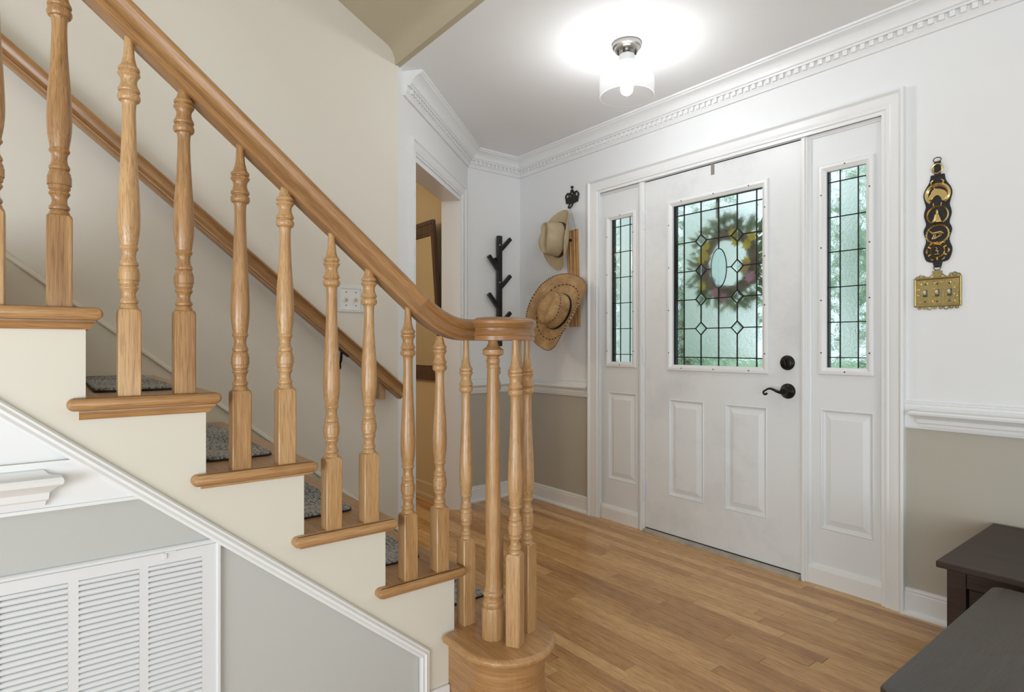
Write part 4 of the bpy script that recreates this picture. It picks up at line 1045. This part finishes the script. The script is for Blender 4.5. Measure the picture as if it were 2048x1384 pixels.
hat('felt_hat', 'tan felt cowboy hat with a brown braided band hanging below the iron hook', (-2.905, YW-.085, 1.800), axes_rot((-.14, -1, .03), (.14, 0, 1)),
    dict(crown=(.088, .114), brim=(.150, .198), h=.128, curl=.060, dip=.012, taper=.10, crease=.046, pinch=.20, band=.020, pull=.10), True)
hat('straw_hat', 'woven straw hat with dark laced edges hanging below the felt hat', (-2.870, YW-.135, 1.318), axes_rot((.13, -1, .26), (.48, 0, 1)),
    dict(crown=(.098, .122), brim=(.215, .262), h=.118, curl=.085, dip=.012, taper=.12, crease=.018, pinch=.10, band=.016, pull=.10, sq=.86), False)

# ------------------------------------------------------------------ ceiling light
LXc, LYc = -1.785, 2.060
cl = empty('ceiling_light', (LXc, LYc, ZC), 'semi-flush ceiling light with clear glass dome and nickel base', 'lamp')
MB().lathe([(.000, 0), (.064, 0), (.066, -.006), (.064, -.018), (.056, -.022), (.054, -.032), (.050, -.036), (.020, -.037), (.018, -.036)], (0, 0, 0), 36).build('canopy', NICKEL, cl, smooth=True, angle=35, loc=(0, 0, 0))
MB().lathe([(.017, -.036), (.017, -.056), (.012, -.058)], (0, 0, 0), 24).build('stem', NICKEL, cl, smooth=True, angle=35, loc=(0, 0, 0))
MB().lathe([(.034, -.052), (.036, -.055), (.036, -.096), (.033, -.100)], (0, 0, 0), 28).build('socket', PLAST, cl, smooth=True, angle=35, loc=(0, 0, 0))
for a in (.9, .9+PI): MB().lathe([(.0045, -.050), (.0045, -.034)], (.040*math.cos(a), .040*math.sin(a), 0), 8).build('screw', SCREW, cl, loc=(0, 0, 0))
pr = [(.036, -.092)]
for k in range(1, 13): a = k/12*PI/2; pr.append((.036+.086*math.sin(a), -.092-.080*(1-math.cos(a))))
pr += [(.1225, -.200), (.1200, -.238)]
MB().lathe(pr, (0, 0, 0), 48, capped=False).build('glass_shade', G_SHADE, cl, smooth=True, angle=80, loc=(0, 0, 0))
MB().tube([(.120*math.cos(k*PI/24), .120*math.sin(k*PI/24), -.238) for k in range(48)], .0022, 6, closed=True).build('shade_rim', G_SHADE, cl, smooth=True, loc=(0, 0, 0))
MB().lathe([(.012, -.100), (.016, -.114), (.024, -.128), (.028, -.145), (.028, -.205), (.024, -.220), (.012, -.230), (.002, -.232)], (0, 0, 0), 24).build('bulb', BULB, cl, smooth=True, loc=(0, 0, 0))

# ------------------------------------------------------------------ dark table and bench at the right
tb = empty('end_table', (-.6, 2.2, 0), 'dark brown wooden low cabinet table against the right wall', 'table')
MB().box(-.625, .25, 2.138, 2.758, .418, .438).build('top', DARKW, tb, bevel=.003)
for x, y in ((-.604, 2.165), (.19, 2.165), (-.604, 2.69), (.19, 2.69)): MB().box(x, x+.048, y, y+.048, 0, .418).build('leg', DARKW, tb, bevel=.002)
MB().box(-.556, .19, 2.170, 2.186, .365, .418).build('front_rail', DARKW, tb, bevel=.001)
for xa, xb in ((-.552, -.20), (-.19, .186)): 
    dr = MB().box(xa, xb, 2.176, 2.194, .06, .362).build('door', DARKW, tb, bevel=.002)
    MB().box(xa+.045, xb-.045, 2.172, 2.178, .10, .32).build('door_panel', DARKW, dr, bevel=.002)
MB().box(-.600, -.586, 2.213, 2.69, .06, .418).build('side_panel', DARKW, tb)
MB().box(-.59, .23, 2.73, 2.74, .06, .418).build('back_panel', DARKW, tb)
bn = empty('bench', (-.2, 1.6, 0), 'dark grey low bench with a scratched smooth top in the foreground', 'bench')
mb = MB(); zt_ = .425
poly = rrect(-.4725, .30, 1.275, 2.085, .028)
rws = [(.004, zt_-.022), (.0, zt_-.018), (.0, zt_-.006), (.0025, zt_-.001), (.006, zt_)]
allr = []
for ins, z in rws: allr.append([mb.vert((a, b, z)) for a, b in rrect(-.4725+ins, .30-ins, 1.275+ins, 2.085-ins, .028)])
for A, B in zip(allr, allr[1:]):
    for i in range(len(A)): j = (i+1) % len(A); mb.face([A[i], A[j], B[j], B[i]])
mb.face(allr[-1]); mb.face(allr[0][::-1]); mb.build('top', BENCHW, bn, smooth=True, angle=30)
for x, y in ((-.445, 1.31), (.23, 1.31), (-.445, 2.01), (.23, 2.01)): MB().box(x, x+.045, y, y+.045, 0, .404).build('leg', BENCHW, bn, bevel=.002)
for y in (1.318, 2.022): MB().box(-.40, .23, y, y+.02, .34, .404).build('apron', BENCHW, bn)
for x in (-.438, .245): MB().box(x, x+.02, 1.355, 2.01, .34, .404).build('apron', BENCHW, bn)

# ------------------------------------------------------------------ next room seen through the doorway
mb = MB(); mb.box(-5.6, XC-.0, 2.165, 2.285, 0, 2.6); mb.box(-5.72, -5.6, -1.2, 2.2, 0, 2.6); mb.box(-5.6, XS-.1, -1.3, -1.2, 0, 2.6)
struct(mb.build('wall_next_room', YELLOWW), 'tan walls of the room beyond the open doorway', 'wall')
mb = MB(); mb.prism([(-5.7, -1.3), (XS-.05, -1.3), (XS-.05, 1.25), (-3.5, 2.2), (-5.7, 2.2)], lambda a, b, d: (a, b, d), 2.46, 2.5)
struct(mb.build('ceiling_next_room', CEIL), 'white ceiling of the room beyond the doorway', 'ceiling')
struct(MB().sweep([(XC-.02, 2.165, 0), (-5.6, 2.165, 0)], [(0, 0), (.02, 0), (.02, .02), (.014, .03), (.014, .10), (0, .108)], (0, 0, 1)).build('baseboard_next_room', YELLOWW), 'tan baseboard of the room beyond the doorway', 'baseboard')
mr = empty('leaning_mirror', (-3.8, 2.15, .85), 'tall dark brown framed mirror seen through the open doorway', 'mirror')
def mp_(u, v, d):   # u along X, v along the height, d out of the face (towards -Y)
    tl_ = -.070; return (u, 2.150-(v-.85)*.073-d, v)
fw = .058
fm = MB()
U0, U1, V0, V1 = -4.10, -3.502, .85, 1.957
def frame_bar(mb, u0, u1, v0, v1, d0, d1):
    k = [mb.vert(mp_(u, v, d)) for d in (d0, d1) for v in (v0, v1) for u in (u0, u1)]
    for q in ((0, 2, 3, 1), (4, 5, 7, 6), (0, 1, 5, 4), (2, 6, 7, 3), (0, 4, 6, 2), (1, 3, 7, 5)): mb.face([k[i] for i in q])
for u0, u1, v0, v1 in ((U0, U1, V1-.10, V1), (U0, U1, V0, V0+.10), (U0, U0+fw, V0+.1, V1-.1), (U1-fw*.62, U1, V0+.1, V1-.1)): frame_bar(fm, u0, u1, v0, v1, -.015, .012)
fm.build('frame', MIRW, mr, bevel=.003)
fm = MB(); frame_bar(fm, U0+.02, U1-.012, V1-.028, V1-.018, .012, .016); frame_bar(fm, U0+.04, U1-.02, V1-.085, V1-.078, .012, .015); fm.build('frame_bead', MIRW, mr)
fm = MB(); frame_bar(fm, U0+fw-.005, U1-fw*.6, V0+.09, V1-.09, -.004, .002); fm.build('mirror_glass', MIRROR, mr)
pl2 = bpy.data.lights.new('next_room_fill', 'POINT'); pl2.energy = 20; pl2.color = (1, .84, .62); pl2.shadow_soft_size = .15  # unseen warm point light added to brighten the next room
po = bpy.data.objects.new('next_room_fill', pl2); C.objects.link(po); po.location = (-4.2, .6, 2.0)

# ------------------------------------------------------------------ wreath and outdoors
WY = YD+.044+.075; wc = Vector((dx(-1.795), WY, 1.545))
wth = empty('door_wreath', (wc.x, wc.y, wc.z), 'grapevine wreath with green sprigs and yellow flowers outside the door', 'wreath')
rg = random.Random(11)
mb = MB()
for k in range(26):
    ph = rg.random()*6.28; tw = rg.choice((3, 4, 5)); off = rg.uniform(.006, .030); R0 = .152+rg.uniform(-.014, .014)
    mb.tube([((R0+off*math.cos(tw*a+ph))*math.cos(a), off*math.sin(tw*a+ph)*.8, (R0+off*math.cos(tw*a+ph))*math.sin(a)*1.04) for a in [2*PI*i/56 for i in range(56)]], rg.uniform(.0035, .0065), 5, closed=True)
mb.build('vine_ring', VINE, wth, smooth=True, loc=(0, 0, 0))
def leaf_cluster(mb, n, rmin, rmax, size, arc=None):
    for k in range(n):
        a = rg.random()*2*PI if arc is None else rg.uniform(*arc); r = rg.uniform(rmin, rmax)
        c_ = Vector((r*math.cos(a), rg.uniform(-.02, .045), r*math.sin(a)*1.05))
        d = Vector((math.cos(a+rg.uniform(-.9, .9)), rg.uniform(-.5, .5), math.sin(a+rg.uniform(-.9, .9)))).normalized(); s_ = d.orthogonal().normalized()
        s_.rotate(Matrix.Rotation(rg.random()*6.28, 3, d)); L_ = size*rg.uniform(.7, 1.5); W2 = L_*.16
        mb.quad(c_, c_+d*L_*.5+s_*W2, c_+d*L_, c_+d*L_*.5-s_*W2)
mb = MB(); leaf_cluster(mb, 620, .14, .225, .050); tag(mb.build('sprigs', WLEAF, wth, loc=(0, 0, 0)), kind='stuff')
for i in range(16):
    a = rg.random()*2*PI if i > 9 else rg.choice((1.1, .6, 2.6, 4.0, 4.4, 5.9))+rg.uniform(-.3, .3); r = rg.uniform(.12, .20); fm = MB(); yel = i % 3 != 2
    for p in range(7):
        t = 2*PI*p/7; d = Vector((math.cos(t), -.25, math.sin(t))); s_ = Vector((-math.sin(t), 0, math.cos(t)))
        L_ = .032; fm.quad((0, 0, 0), tuple(d*L_*.55+s_*.009), tuple(d*L_), tuple(d*L_*.55-s_*.009))
    fm.lathe([(.008, -.004), (.006, .004)], (0, 0, 0), 8, 'Y')
    fm.build('flower', YFLOW if yel else PFLOW, wth, loc=(r*math.cos(a), -.035, r*math.sin(a)))
# porch
mb = MB(); mb.box(-6, 3, YW+WT, 4.9, -.20, -.03); tag(mb.build('porch_slab', CONC), 'grey concrete porch slab outside the front door', 'porch', kind='structure')
mb = MB(); mb.box(-40, 30, 4.9, 60, -.6, -.25); tag(mb.build('lawn', LAWN), 'green lawn beyond the porch', 'lawn', kind='structure')
for k, x in enumerate((-4.05, -1.25)):
    mb = MB(); mb.box(x-.06, x+.06, 4.62, 4.74, -.03, 2.7); mb.box(x-.08, x+.08, 4.60, 4.76, -.03, .12); mb.box(x-.08, x+.08, 4.60, 4.76, 2.5, 2.7)
    tag(mb.build('porch_post', PORCH, bevel=.004), 'white square porch post seen through the %s' % ('door glass' if k == 0 else 'right sidelight'), 'post', 'white porch posts')
tree_rg = random.Random(5)
def tree(name, label, loc, hgt, rx_, rz_, n, leaf, trunk=True, grp='trees beyond the porch'):
    root = empty(name, loc, label, 'tree' if trunk else 'shrub', grp)
    mb = MB()
    for k in range(n):
        while True:
            v = Vector((tree_rg.uniform(-1, 1), tree_rg.uniform(-1, 1), tree_rg.uniform(-1, 1)))
            if .25 < v.length < 1: break
        p = Vector((v.x*rx_, v.y*rx_*.8, hgt+v.z*rz_)); d = Vector((tree_rg.uniform(-1, 1), tree_rg.uniform(-1, 1), tree_rg.uniform(-.8, .4))).normalized(); s_ = d.orthogonal().normalized()
        s_.rotate(Matrix.Rotation(tree_rg.random()*6.28, 3, d)); l_ = leaf*tree_rg.uniform(.7, 1.4)
        mb.quad(p, p+d*l_*.5+s_*l_*.28, p+d*l_, p+d*l_*.5-s_*l_*.28)
    tag(mb.build('foliage', LEAF, root, loc=(0, 0, 0)), kind='stuff')
    if trunk:
        MB().tube([(0, 0, -.3), (.05, .02, hgt*.4), (-.03, 0, hgt)], .12, 10, rad=[.17, .12, .06]).build('trunk', BARK, root, smooth=True, loc=(0, 0, 0))
    else: MB().tube([(0, 0, -.3), (0, 0, hgt)], .03, 6).build('stem', BARK, root, loc=(0, 0, 0))
TREES = [(-9.5, 9.5, 2.6, 1.9, 2.2, 'left of the door glass'), (-6.2, 8.6, 2.4, 1.5, 1.9, 'behind the door wreath'), (-3.6, 10.5, 3.0, 1.8, 2.3, 'through the right part of the door glass'), (-2.2, 8.0, 2.2, 1.1, 1.7, 'through the right sidelight'), (-14.0, 8.2, 2.5, 2.0, 2.2, 'through the left sidelight')]
for x, y, hh, rx_, rz_, wh in TREES: tree('garden_tree', 'pale green garden tree seen blurred '+wh, (x, y, -.25), hh, rx_, rz_, 1500, .17)
for x, y, wh in ((-7.4, 6.4, 'low behind the door glass'), (-3.2, 6.0, 'low beside the right porch post'), (-10.5, 6.8, 'low behind the left sidelight')): tree('garden_shrub', 'rounded green shrub '+wh, (x, y, -.25), .55, .85, .6, 700, .10, False, 'shrubs along the porch')
